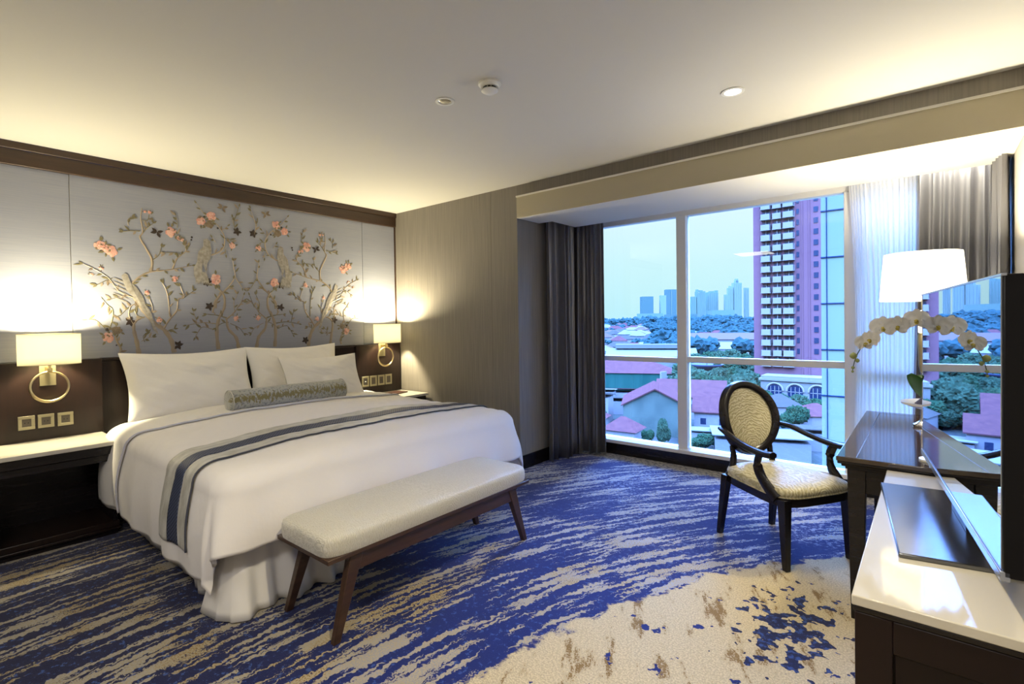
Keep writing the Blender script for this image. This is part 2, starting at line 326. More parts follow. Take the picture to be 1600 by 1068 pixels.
# ------------------------------------------------------------------ mesh building
class MB:
    def __init__(s): s.v = []; s.f = []; s.m = []; s.uv = {}
    def add(s, verts, faces, mi=0):
        o = len(s.v); s.v += [tuple(v) for v in verts]
        for f in faces: s.f.append(tuple(i + o for i in f)); s.m.append(mi)
        return s
    def box(s, x0, x1, y0, y1, z0, z1, mi=0, mtx=None):
        vs = [Vector((x, y, z)) for z in (z0, z1) for y in (y0, y1) for x in (x0, x1)]
        if mtx: vs = [mtx @ v for v in vs]
        return s.add(vs, [(0, 2, 3, 1), (4, 5, 7, 6), (0, 1, 5, 4), (2, 6, 7, 3), (0, 4, 6, 2), (1, 3, 7, 5)], mi)
    def taper(s, c0, s0, c1, s1, mi=0):
        """box-section strut from centre c0 (half sizes s0) to c1 (s1), sections horizontal"""
        vs = []
        for c, q in ((c0, s0), (c1, s1)):
            vs += [(c[0] - q[0], c[1] - q[1], c[2]), (c[0] + q[0], c[1] - q[1], c[2]), (c[0] + q[0], c[1] + q[1], c[2]), (c[0] - q[0], c[1] + q[1], c[2])]
        return s.add(vs, [(3, 2, 1, 0), (4, 5, 6, 7), (0, 1, 5, 4), (1, 2, 6, 5), (2, 3, 7, 6), (3, 0, 4, 7)], mi)
    def sweep(s, pts, rad, seg=8, mi=0, caps=True, closed=False, flat=(1, 1), upv=(0, 0, 1)):
        pts = [Vector(p) for p in pts]; n = len(pts)
        if not isinstance(rad, (list, tuple)): rad = [rad] * n
        o = len(s.v); upv = Vector(upv)
        for i, p in enumerate(pts):
            if closed: t = pts[(i + 1) % n] - pts[i - 1]
            else: t = pts[min(i + 1, n - 1)] - pts[max(i - 1, 0)]
            t = t.normalized() if t.length > 1e-9 else Vector((0, 0, 1))
            a = t.cross(upv)
            if a.length < 1e-4: a = t.cross(Vector((1, 0, 0)))
            a.normalize(); b = a.cross(t).normalized()
            for k in range(seg):
                w = 2 * PI * (k + 0.5) / seg
                s.v.append(tuple(p + a * (math.cos(w) * rad[i] * flat[0]) + b * (math.sin(w) * rad[i] * flat[1])))
        for i in range(n if closed else n - 1):
            j = (i + 1) % n
            for k in range(seg):
                l = (k + 1) % seg
                s.f.append((o + i * seg + k, o + i * seg + l, o + j * seg + l, o + j * seg + k)); s.m.append(mi)
        if caps and not closed:
            s.f.append(tuple(o + k for k in range(seg))[::-1]); s.m.append(mi)
            s.f.append(tuple(o + (n - 1) * seg + k for k in range(seg))); s.m.append(mi)
        return s
    def lathe(s, prof, c=(0, 0, 0), seg=32, mi=0, sx=1.0, sy=1.0):
        o = len(s.v)
        for r, z in prof:
            for k in range(seg):
                w = 2 * PI * k / seg
                s.v.append((c[0] + math.cos(w) * r * sx, c[1] + math.sin(w) * r * sy, c[2] + z))
        for i in range(len(prof) - 1):
            for k in range(seg):
                l = (k + 1) % seg
                s.f.append((o + i * seg + k, o + i * seg + l, o + (i + 1) * seg + l, o + (i + 1) * seg + k)); s.m.append(mi)
        return s
    def grid(s, fn, nu, nv, mi=0, uv=False, close_u=False):
        o = len(s.v)
        for i in range(nu + 1):
            for j in range(nv + 1):
                s.v.append(tuple(fn(i / nu, j / nv)))
        for i in range(nu):
            for j in range(nv):
                a = o + i * (nv + 1) + j
                s.f.append((a, a + nv + 1, a + nv + 2, a + 1)); s.m.append(mi)
                if uv: s.uv[len(s.f) - 1] = [(i / nu, j / nv), ((i + 1) / nu, j / nv), ((i + 1) / nu, (j + 1) / nv), (i / nu, (j + 1) / nv)]
        return s
    def prism(s, poly, z0, z1, mi=0, fn=None):
        """polygon extruded; fn maps (a, b, c) to a point"""
        fn = fn or (lambda a, b, c: (a, b, c)); n = len(poly)
        vs = [fn(a, b, z0) for a, b in poly] + [fn(a, b, z1) for a, b in poly]
        fs = [tuple(range(n))[::-1], tuple(range(n, 2 * n))] + [(i, (i + 1) % n, n + (i + 1) % n, n + i) for i in range(n)]
        return s.add(vs, fs, mi)
    def build(s, name, mats, parent=None, smooth=40, bevel=0.0, solid=0.0, subsurf=0, recenter=True, weld=False):
        me = bpy.data.meshes.new(name)
        vs = [Vector(v) for v in s.v]; loc = Vector((0, 0, 0))
        if recenter:
            lo = Vector((min(v.x for v in vs), min(v.y for v in vs), min(v.z for v in vs))); hi = Vector((max(v.x for v in vs), max(v.y for v in vs), max(v.z for v in vs)))
            loc = Vector(((lo.x + hi.x) / 2, (lo.y + hi.y) / 2, lo.z)); vs = [v - loc for v in vs]
        me.from_pydata([tuple(v) for v in vs], [], s.f)
        if s.uv:
            L = me.uv_layers.new(name='UVMap')
            for fi, q in s.uv.items():
                for k, li in enumerate(me.polygons[fi].loop_indices): L.data[li].uv = q[k]
        mats = mats if isinstance(mats, (list, tuple)) else [mats]
        for mm in mats: me.materials.append(M[mm] if isinstance(mm, str) else mm)
        for i, p in enumerate(me.polygons): p.material_index = s.m[i]
        bm = bmesh.new(); bm.from_mesh(me)
        if weld: bmesh.ops.remove_doubles(bm, verts=bm.verts, dist=1e-5)
        bmesh.ops.recalc_face_normals(bm, faces=bm.faces)
        for f in bm.faces: f.smooth = smooth > 0
        if 0 < smooth < 180:
            th = math.radians(smooth)
            for e in bm.edges:
                if len(e.link_faces) == 2: e.smooth = e.calc_face_angle(0) < th
        bm.to_mesh(me); bm.free()
        ob = bpy.data.objects.new(name, me); C.objects.link(ob); ob.location = loc
        if parent: ob.parent = parent
        if subsurf: q = ob.modifiers.new('sub', 'SUBSURF'); q.levels = q.render_levels = subsurf
        if solid: q = ob.modifiers.new('solid', 'SOLIDIFY'); q.thickness = solid; q.offset = 0
        if bevel: q = ob.modifiers.new('bevel', 'BEVEL'); q.width = bevel; q.segments = 2; q.limit_method = 'ANGLE'; q.angle_limit = math.radians(35)
        return ob

def empty(name, loc, rz=0.0, label=None, cat=None, group=None):
    o = bpy.data.objects.new(name, None); C.objects.link(o); o.location = loc; o.rotation_euler = (0, 0, rz); o.empty_display_size = 0.1
    if label: tag(o, label, cat, group)
    return o
def tag(o, label, cat=None, group=None):
    o['label'] = label
    if cat: o['category'] = cat
    if group: o['group'] = group
    return o
def struct(o): o['kind'] = 'structure'; return o
def copy_tree(o, parent=None):
    c = o.copy(); C.objects.link(c)
    if parent is not None: c.parent = parent
    for ch in list(o.children): copy_tree(ch, c)
    return c
def arc(cx, cy, r, a0, a1, n):
    return [(cx + r * math.cos(a0 + (a1 - a0) * i / n), cy + r * math.sin(a0 + (a1 - a0) * i / n)) for i in range(n + 1)]
def smoothpath(pts, n=6):
    """Catmull-Rom through the points"""
    P = [Vector(p) for p in pts]; P = [P[0] * 2 - P[1]] + P + [P[-1] * 2 - P[-2]]; outp = []
    for i in range(1, len(P) - 2):
        for k in range(n):
            t = k / n; a, b, c, d = P[i - 1:i + 3]
            outp.append(0.5 * ((2 * b) + (c - a) * t + (2 * a - 5 * b + 4 * c - d) * t * t + (3 * b - a - 3 * c + d) * t ** 3))
    outp.append(P[-2]); return outp
# ------------------------------------------------------------------ lights: added unseen fill behind the camera, and ceiling downlight beams
WARM = (1.0, 0.86, 0.62)
def light(name, kind, loc, energy, col=WARM, size=0.1, rot=(0, 0, 0), **kw):
    d = bpy.data.lights.new(name, kind); d.energy = energy; d.color = col
    if kind == 'AREA': d.size = size
    else: d.shadow_soft_size = size
    for k, v in kw.items(): setattr(d, k, v)
    o = bpy.data.objects.new(name, d); C.objects.link(o); o.location = loc; o.rotation_euler = rot; return o
for i, (x, y, e) in enumerate(((-0.7, -0.6, 26), (-2.6, -0.7, 9))):
    light('added_fill_light', 'AREA', (x, y, 2.66), e, (1, 0.95, 0.88), 0.6)  # unseen area lamps added for general fill
light('downlight_beam', 'SPOT', (-0.859, 3.111, 2.68), 30, (1, 0.88, 0.62), 0.03, spot_size=math.radians(95), spot_blend=0.8)
light('downlight_beam', 'SPOT', (-0.75, 1.2, 2.68), 120, (1, 0.86, 0.58), 0.03, spot_size=math.radians(110), spot_blend=0.8)

# ------------------------------------------------------------------ room shell
A, B, H = -4.85, 3.84, 2.711
XR = 0.39; YB = -1.6; YW = 5.0
def sbox(name, mats, *args, bevel=0): return struct(MB().box(*args).build(name, mats, bevel=bevel))
sbox('floor', 'carpet', A - 0.1, XR + 0.1, YB - 0.1, 5.1, -0.12, 0.0)
sbox('ceiling', 'ceiling', A - 0.1, XR + 0.1, YB - 0.1, B + 0.05, H, H + 0.12)
sbox('wall_headboard', 'plain_wall', A - 0.12, A, YB - 0.1, B + 0.05, 0, H)
w = MB().box(A - 0.12, -3.0, B, 5.12, 0, H).build('wall_window', 'linen'); struct(w)
sbox('trim_1', 'linen_dark', -3.0, XR, B, B + 0.06, 2.602, H)             # linen band over the soffit
sbox('wall_right', 'plain_wall', XR, XR + 0.12, YB - 0.1, 5.12, 0, H)
sbox('wall_back', 'plain_wall', A - 0.1, XR + 0.1, YB - 0.12, YB, 0, H)
# soffit, notched for the curtain pocket
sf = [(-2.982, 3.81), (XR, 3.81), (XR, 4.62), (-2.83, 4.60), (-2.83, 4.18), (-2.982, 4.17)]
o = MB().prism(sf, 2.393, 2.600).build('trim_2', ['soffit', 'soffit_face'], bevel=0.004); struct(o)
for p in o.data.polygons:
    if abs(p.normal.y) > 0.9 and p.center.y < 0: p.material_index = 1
sbox('trim_3', 'soffit', -2.982, XR, 3.80, 3.812, 2.588, 2.602)           # thin bead along the soffit's top edge
sbox('trim_7', 'soffit', -3.0, XR, B + 0.05, 5.12, 2.62, 2.70)
# wall cover panel joint on the linen wall
sbox('trim_4', 'linen_dark', -3.335, -3.332, B - 0.0012, B, 0.12, H)
# skirting
def base(name, *a): struct(MB().box(*a).build(name, 'black_wood', bevel=0.003))
base('baseboard_window', A, -2.985, B - 0.016, B, 0, 0.13)
base('baseboard_return', -3.0, -2.984, B - 0.016, 4.98, 0, 0.13)
base('baseboard_right', XR - 0.016, XR, YB, 4.9, 0, 0.13)
base('baseboard_sill', -3.0, XR, 4.90, 5.10, 0, 0.115)
# crown band over the silk wall
o = MB().box(A, A + 0.035, YB, B, 2.552, 2.66).box(A, A + 0.05, YB, B, 2.66, H).build('trim_5', 'trim_wood', bevel=0.004); struct(o)
o = MB().box(A, A + 0.022, B - 0.014, B, 1.19, 2.552).build('trim_6', 'trim_wood'); struct(o)

# ------------------------------------------------------------------ window
win = empty('window_1', (-1.3, 5.0, 0.115)); struct(win)
def wpart(name, mt, bxs, bevel=0.003):
    q = MB()
    for b_ in bxs: q.box(b_[0] + 1.3, b_[1] + 1.3, b_[2] - 5.0, b_[3] - 5.0, b_[4] - 0.115, b_[5] - 0.115)
    return q.build(name, mt, win, bevel=bevel)
wpart('sill', 'white_frame', [(-3.0, XR, 4.90, 5.10, 0.115, 0.150)])
wpart('head', 'white_frame', [(-3.0, XR, 4.98, 5.08, 2.425, 2.62)])
MX = [(-1.905, -1.815), (-0.535, -0.450)]
for x0, x1 in MX: wpart('mullion', 'white_frame', [(x0, x1, 4.965, 5.08, 0.150, 2.425)])
wpart('jamb', 'white_frame', [(-3.0, -2.95, 4.98, 5.08, 0.150, 2.425)])
wpart('jamb', 'white_frame', [(0.34, XR, 4.98, 5.08, 0.150, 2.425)])
cols = [(-2.95, -1.905), (-1.815, -0.535), (-0.450, 0.34)]
for k, (x0, x1) in enumerate(cols):
    zt = (0.985, 1.035) if k == 0 else (0.995, 1.050)
    wpart('transom', 'white_frame', [(x0, x1, 4.985, 5.07, zt[0], zt[1])])
    for z0, z1 in ((0.150, zt[0]), (zt[1], 2.425)):
        wpart('glass_pane', 'glass', [(x0, x1, 5.035, 5.0352, z0, z1)], 0)

# ------------------------------------------------------------------ silk wall panels with embroidery
BR=[[[[1.254,1.202],[1.24,1.308],[1.223,1.399],[1.229,1.457],[1.266,1.489],[1.3,1.499]],0.036,0.012],[[[1.503,1.203],[1.485,1.299],[1.434,1.395],[1.366,1.449],[1.317,1.515],[1.279,1.567],[1.237,1.644],[1.227,1.708]],0.04,0.02],[[[1.207,1.746],[1.229,1.779],[1.285,1.834],[1.352,1.87],[1.421,1.882],[1.516,1.901],[1.577,1.919],[1.652,1.94]],0.022,0.005],[[[1.352,1.87],[1.36,1.963],[1.323,2.051],[1.28,2.138],[1.301,2.186],[1.289,2.294],[1.298,2.374]],0.024,0.006],[[[1.301,2.179],[1.338,2.229],[1.374,2.263]],0.01,0.004],[[[1.281,2.19],[1.227,2.185],[1.171,2.173]],0.01,0.004],[[[1.294,2.282],[1.333,2.281],[1.349,2.336]],0.008,0.003],[[[1.36,1.963],[1.407,2.007],[1.426,2.078]],0.008,0.003],[[[1.206,2.225],[1.202,2.269],[1.229,2.299]],0.005,0.003],[[[1.506,1.901],[1.536,1.984],[1.577,2.029],[1.611,2.066],[1.6,2.12]],0.016,0.005],[[[1.577,2.022],[1.531,2.038],[1.454,2.035]],0.008,0.003],[[[1.611,2.066],[1.624,2.088],[1.606,2.107]],0.006,0.003],[[[1.571,2.185],[1.576,2.138],[1.547,2.196]],0.005,0.003],[[[1.548,2.25],[1.549,2.305],[1.538,2.351]],0.006,0.003],[[[1.226,1.657],[1.137,1.698],[1.092,1.766],[1.062,1.808],[0.993,1.859],[0.916,1.9]],0.014,0.003],[[[1.194,1.671],[1.141,1.661],[1.079,1.64]],0.008,0.003],[[[1.093,1.803],[1.041,1.776],[0.996,1.746]],0.007,0.003],[[[0.898,1.479],[0.975,1.481],[1.019,1.438],[1.051,1.397]],0.01,0.005],[[[1.017,1.653],[1.055,1.596],[1.087,1.563],[1.088,1.503],[1.072,1.43]],0.01,0.008],[[[1.088,1.503],[1.133,1.513],[1.171,1.556]],0.009,0.003],[[[1.121,1.206],[1.135,1.252],[1.113,1.307],[1.101,1.352]],0.022,0.01],[[[1.222,1.438],[1.194,1.515],[1.205,1.582],[1.236,1.603],[1.269,1.599]],0.014,0.005],[[[1.288,1.496],[1.247,1.515],[1.233,1.56],[1.252,1.582]],0.008,0.003],[[[1.428,1.401],[1.471,1.475],[1.53,1.556],[1.544,1.651],[1.586,1.666],[1.561,1.761]],0.018,0.006],[[[1.478,1.502],[1.469,1.65],[1.453,1.73],[1.427,1.785]],0.012,0.003],[[[1.586,1.666],[1.628,1.698],[1.66,1.724]],0.007,0.003],[[[1.333,1.515],[1.355,1.568],[1.336,1.646]],0.008,0.003],[[[1.457,1.381],[1.475,1.394],[1.505,1.4]],0.006,0.003],[[[1.851,1.213],[1.841,1.371],[1.864,1.493],[1.907,1.58],[1.912,1.675],[1.883,1.732]],0.036,0.016],[[[1.811,1.536],[1.834,1.644],[1.903,1.725],[1.967,1.771]],0.014,0.01],[[[1.836,1.44],[1.744,1.451],[1.679,1.445],[1.603,1.43]],0.009,0.003],[[[1.682,1.448],[1.67,1.501],[1.656,1.55]],0.006,0.003],[[[1.828,1.386],[1.73,1.414],[1.688,1.368],[1.666,1.327]],0.007,0.003],[[[1.883,1.732],[1.83,1.773],[1.791,1.8]],0.01,0.004],[[[1.273,1.307],[1.318,1.332],[1.347,1.337]],0.005,0.003],[[[1.295,1.3],[1.285,1.346],[1.314,1.378]],0.005,0.003],[[[2.027,1.21],[2.004,1.313],[1.94,1.393],[1.924,1.491]],0.036,0.018],[[[1.927,1.481],[2.0,1.549],[2.039,1.609],[2.083,1.649]],0.014,0.004],[[[1.928,1.491],[1.852,1.514],[1.763,1.525]],0.012,0.005],[[[1.942,1.452],[1.886,1.443],[1.831,1.405]],0.006,0.003],[[[1.956,1.442],[2.035,1.401],[2.072,1.351]],0.006,0.003],[[[1.835,1.577],[1.855,1.664],[1.949,1.773],[2.007,1.864],[1.999,1.942],[1.991,2.01]],0.02,0.004],[[[2.007,1.864],[2.062,1.778],[2.081,1.759]],0.008,0.003],[[[1.801,2.041],[1.873,2.077],[1.916,2.129],[1.922,2.226],[1.869,2.312],[1.83,2.345],[1.765,2.395],[1.701,2.479]],0.014,0.004],[[[1.921,2.207],[1.962,2.202],[1.986,2.185]],0.007,0.003],[[[1.904,2.272],[1.951,2.317]],0.006,0.003],[[[1.928,2.111],[1.933,2.063]],0.006,0.003],[[[2.025,2.274],[2.008,2.354],[2.029,2.425],[2.055,2.508]],0.008,0.003],[[[2.002,2.353],[1.996,2.401]],0.005,0.003],[[[1.848,2.16],[1.822,2.199]],0.006,0.003],[[[2.0,1.54],[1.992,1.628],[2.022,1.707]],0.008,0.003],[[[2.039,1.589],[2.08,1.699]],0.006,0.003]]
FL=[[1.022,2.046,0.037,0],[1.087,2.009,0.041,0],[1.059,2.025,0.032,0],[1.499,2.21,0.042,0],[1.731,2.337,0.036,0],[1.817,2.389,0.037,0],[1.798,2.311,0.034,1],[1.023,1.874,0.015,0],[0.963,1.821,0.013,0],[1.521,1.818,0.024,0],[1.845,1.831,0.044,0],[1.399,1.478,0.021,0],[1.057,1.344,0.035,0],[1.11,1.398,0.032,1],[1.351,2.349,0.014,0],[1.318,2.351,0.01,0],[1.552,2.162,0.016,0],[1.321,1.698,0.017,2],[1.582,2.152,0.014,0],[1.99,2.146,0.026,0],[2.008,1.49,0.024,2]]
DK=[[1.771,1.806],[1.786,1.593],[1.201,1.466],[1.534,1.263],[2.035,2.279]]
BE=[[1.761,2.371,0.011],[1.657,2.184,0.009],[1.653,2.162,0.008],[1.868,2.289,0.009],[1.051,1.405,0.013],[1.107,1.282,0.006]]
HB=[[1.399,2.195],[1.913,2.479]]
BD=[[[1.15,1.826],[1.172,1.846],[1.189,1.837],[1.197,1.79],[1.25,1.735],[1.292,1.658],[1.314,1.567],[1.344,1.476],[1.322,1.495],[1.279,1.567],[1.237,1.644],[1.184,1.707],[1.163,1.769]],[[1.749,2.175],[1.779,2.189],[1.802,2.163],[1.813,2.086],[1.802,2.014],[1.775,1.969],[1.766,1.883],[1.739,1.966],[1.724,1.838],[1.699,1.784],[1.669,1.849],[1.664,1.919],[1.693,1.976],[1.703,2.061],[1.745,2.114]]]

def silk(y0, y1, label):
    q = MB().box(A, A + 0.012, y0, y1, 1.19, 2.552)
    return q, label
q, lb = silk(YB, 0.844, ''); tag(q.build('silk_wall_panel', 'silk', bevel=0.002), 'plain grey silk wall panel at the left, behind the left brass sconce', 'wall panel')
q, lb = silk(3.382, B - 0.014, ''); tag(q.build('silk_wall_panel', 'silk', bevel=0.002), 'narrow plain grey silk wall panel beside the linen wall corner', 'wall panel')
EM = ['silk', mat('thread_taupe', (0.30, 0.245, 0.185), 0.5), mat('thread_olive', (0.17, 0.15, 0.085), 0.5), mat('thread_pink', (0.60, 0.27, 0.22), 0.5, var=(30, (0.72, 0.43, 0.36), ONE)),
      mat('thread_umber', (0.035, 0.022, 0.018), 0.6), mat('thread_silver', (0.36, 0.34, 0.31), 0.4, var=(45, (0.24, 0.22, 0.19), ONE)), mat('thread_brown', (0.16, 0.12, 0.085), 0.55, var=(40, (0.24, 0.19, 0.13), ONE)), mat('thread_blush', (0.70, 0.45, 0.38), 0.5)]
q, lb = silk(0.848, 3.378, '')
XF = A + 0.0125
rnd = random.Random(4)
def strip(pts, w0, w1, mi, lift):
    pts = [Vector((0, a, b)) for a, b in pts]; pts = smoothpath(pts, 4); n = len(pts); vs = []; fs = []
    for i, p in enumerate(pts):
        t = (pts[min(i + 1, n - 1)] - pts[max(i - 1, 0)]).normalized(); nn = Vector((0, -t.z, t.y)); w_ = (w0 + (w1 - w0) * i / (n - 1)) / 2
        w_ *= 1 + 0.18 * math.sin(i * 2.1)
        vs += [(XF, p.y + nn.y * w_, p.z + nn.z * w_), (XF + lift, p.y, p.z), (XF, p.y - nn.y * w_, p.z - nn.z * w_)]
    for i in range(n - 1):
        a = i * 3; fs += [(a, a + 1, a + 4, a + 3), (a + 1, a + 2, a + 5, a + 4)]
    q.add(vs, fs, mi); return pts
def leafshape(y, z, ang, L, W_, mi, lift=0.0018):
    ca, sa = math.cos(ang), math.sin(ang); prof = [(0, 0), (0.3, 0.5), (0.6, 0.45), (1, 0), (0.6, -0.45), (0.3, -0.5)]
    vs = [(XF + lift + 0.001, y + ca * L * 0.5, z + sa * L * 0.5)] + [(XF + lift, y + (u * L) * ca - v * W_ * sa, z + (u * L) * sa + v * W_ * ca) for u, v in prof]
    q.add(vs, [(0, i + 1, (i + 1) % 6 + 1) for i in range(6)], mi)
def flower(y, z, r, k):
    mi = {0: 3, 1: 6, 2: 3}[k]
    for ring, (cnt, rr, ps) in enumerate(((11, 0.68, 0.40), (9, 0.42, 0.30), (6, 0.18, 0.26))):
        for i in range(cnt):
            rr = (0.68, 0.42, 0.18)[ring] * rnd.uniform(.75, 1.2); a = 2 * PI * i / cnt + ring * 0.5 + rnd.uniform(-.4, .4); cy = y + math.cos(a) * r * rr; cz = z + math.sin(a) * r * rr; pr_ = r * ps * rnd.uniform(.65, 1.2)
            vs = [(XF + 0.003 + ring * 0.0012, cy, cz)] + [(XF + 0.0015 + ring * 0.001, cy + math.cos(2 * PI * j / 9) * pr_, cz + math.sin(2 * PI * j / 9) * pr_) for j in range(9)]
            q.add(vs, [(0, j + 1, (j + 1) % 9 + 1) for j in range(9)], mi if k == 1 or rnd.random() < .75 else (7 if rnd.random() < .6 else 6))
    for i in range(3): 
        a = rnd.uniform(0, 2 * PI); leafshape(y + math.cos(a) * r, z + math.sin(a) * r, a, r * 1.0, r * 0.45, 2)
for mir in (0, 1):
    fy = (lambda v: v) if not mir else (lambda v: 4.215 - v)
    for pts, w0, w1 in BR:
        pts = [(fy(a), b) for a, b in pts]; P = strip(pts, w0 * 0.9, max(w1, 0.004), 1 if w0 > 0.012 else rnd.choice((1, 2, 2)), 0.003)
        if w0 < 0.024:
            for i in range(2, len(P), 3):
                t = P[i] - P[i - 1]; a0 = math.atan2(t.z, t.y)
                leafshape(P[i].y, P[i].z, a0 + rnd.choice((-1, 1)) * rnd.uniform(.5, 1.1), rnd.uniform(.03, .065), rnd.uniform(.012, .022), rnd.choice((2, 2, 1, 6)))
            leafshape(P[-1].y, P[-1].z, math.atan2((P[-1] - P[-2]).z, (P[-1] - P[-2]).y), .035, .014, 2)
    for y, z, r, k in FL: flower(fy(y), z, r, k)
    for y, z in DK:
        for i in range(5): leafshape(fy(y), z, i * 1.25 + rnd.uniform(-.3, .3), .042, .024, 4)
    for y, z, r in BE: q.add([(XF + 0.003, fy(y), z)] + [(XF + 0.0015, fy(y) + math.cos(2 * PI * j / 8) * r, z + math.sin(2 * PI * j / 8) * r) for j in range(8)], [(0, j + 1, (j + 1) % 8 + 1) for j in range(8)], 4)
    for y, z in HB:
        for a in (0.3, 2.4, 3.3, 5.2): leafshape(fy(y), z, a if not mir else PI - a, .05, .022, 6 if z > 2.4 else 4, .002)
    for bi, poly in enumerate(BD):
        cy = sum(a for a, b in poly) / len(poly); cz = sum(b for a, b in poly) / len(poly)
        q.add([(XF + 0.006, fy(cy), cz)] + [(XF + 0.003, fy(a), b) for a, b in poly], [(0, i + 1, (i + 1) % len(poly) + 1) for i in range(len(poly))], 5)
        if bi == 0:      # fanned tail and wing feathers of the perching bird
            for i in range(9): leafshape(fy(1.30 + i * .006), 1.60 - i * .022, (-1.0 if not mir else PI + 1.0), .085, .016, 5, .004)
            for i in range(6): leafshape(fy(1.20), 1.76 - i * .03, (2.7 if not mir else PI - 2.7), .13, .012, 5, .002)
        else:
            for i in range(8): leafshape(fy(1.70 + i * .008), 1.90, ((-1.75 + i * .06) if not mir else PI + 1.75 - i * .06), .13, .02, 5, .004)
sp_ = q.build('silk_wall_panel', EM, smooth=0)
tag(sp_, 'wide silver-grey silk wall panel embroidered with flowering branches and birds above the bed', 'wall panel')

# ------------------------------------------------------------------ headboard of dark wood
hb = empty('headboard', (A, 2.11, 0), 0, 'long dark espresso wood headboard running behind the bed and both nightstands', 'headboard')
def hpart(name, y0, y1, x1, z0=0.0, z1=1.188, mt='dark_wood'):
    return MB().box(0.002, x1 - A, y0 - 2.11, y1 - 2.11, z0, z1).build(name, mt, hb, bevel=0.003)
hpart('side_panel', YB + 0.02, 0.996, -4.755); hpart('side_panel', 3.224, 3.822, -4.755)
hpart('center_panel', 1.0, 3.22, -4.79, 0, 1.17)
hpart('top_rail', 1.0, 3.22, -4.765, 1.172, 1.192)
# ------------------------------------------------------------------ bed
BX0, BX1, BY0, BY1, BT = -4.74, -2.66, 1.08, 3.14, 0.665
bed = empty('bed', (-3.7, 2.11, 0), 0, 'king bed with white mattress and pleated white valance beneath the embroidered wall panel', 'bed')
def L(x, y, z): return (x + 3.7, y - 2.11, z)
q = MB().box(BX0 + 3.7, BX1 + 3.7, BY0 - 2.11, BY1 - 2.11, 0.36, BT - 0.03); q.build('mattress', 'sheet', bed, bevel=0.05)
MB().box(BX0 + 3.72, BX1 + 3.66, BY0 - 2.09, BY1 - 2.13, 0.06, 0.355).build('box_base', 'skirt', bed, bevel=0.02)
for sx_ in (-4.6, -2.8):
    for sy_ in (1.2, 3.0): MB().lathe([(0.0, 0), (0.03, 0), (0.035, 0.06), (0, 0.06)], L(sx_, sy_, 0), 16).build('leg', 'black_wood', bed)
per = [(BX0 + 0.02, BY0 + 0.005), (BX1 - 0.10, BY0 - 0.0)] + [(BX1 - 0.05 + 0.06 * math.sin(a) - 0.02, BY0 + 0.045 - 0.06 * math.cos(a)) for a in (0.4, 0.8, 1.2)] + [(BX1 + 0.01, BY0 + 0.12), (BX1 + 0.01, BY1 - 0.1), (BX1 - 0.03, BY1 - 0.01), (BX0 + 0.02, BY1 - 0.005)]
def path_eval(P, closed=False):
    P = [Vector((a, b, 0)) for a, b in P]; D = [0]
    for i in range(1, len(P)): D.append(D[-1] + (P[i] - P[i - 1]).length)
    def ev(u):
        d = u * D[-1]; i = 1
        while i < len(D) - 1 and D[i] < d: i += 1
        t = (d - D[i - 1]) / max(D[i] - D[i - 1], 1e-9); p = P[i - 1].lerp(P[i], t); tg = (P[i] - P[i - 1]).normalized(); return p, Vector((tg.y, -tg.x, 0)), d
    return ev, D[-1]
ev, LEN = path_eval(per)
def skirt(u, v):
    p, nrm, d = ev(u); z = 0.385 * (1 - v) + 0.006
    foot = max(0.0, min(1.0, (p.x + 3.1) / 0.4)); side = 1 - foot
    corner = math.exp(-((p.x - BX1) ** 2 + (p.y - BY0) ** 2) / 0.10)
    amp = v * (0.004 + 0.022 * foot + 0.012 * corner)
    w_ = math.sin(d * 26 + 2.2 * math.sin(d * 5)) + 0.5 * math.sin(d * 61 + 1)
    off = 0.012 + amp * w_ + v * (0.02 + 0.07 * foot + 0.02 * corner) + 0.03 * math.sin(v * PI) * side
    c_ = p + nrm * off; return L(c_.x, c_.y, z)
MB().grid(skirt, 520, 10).build('valance', 'skirt', bed, smooth=180, solid=0.004)

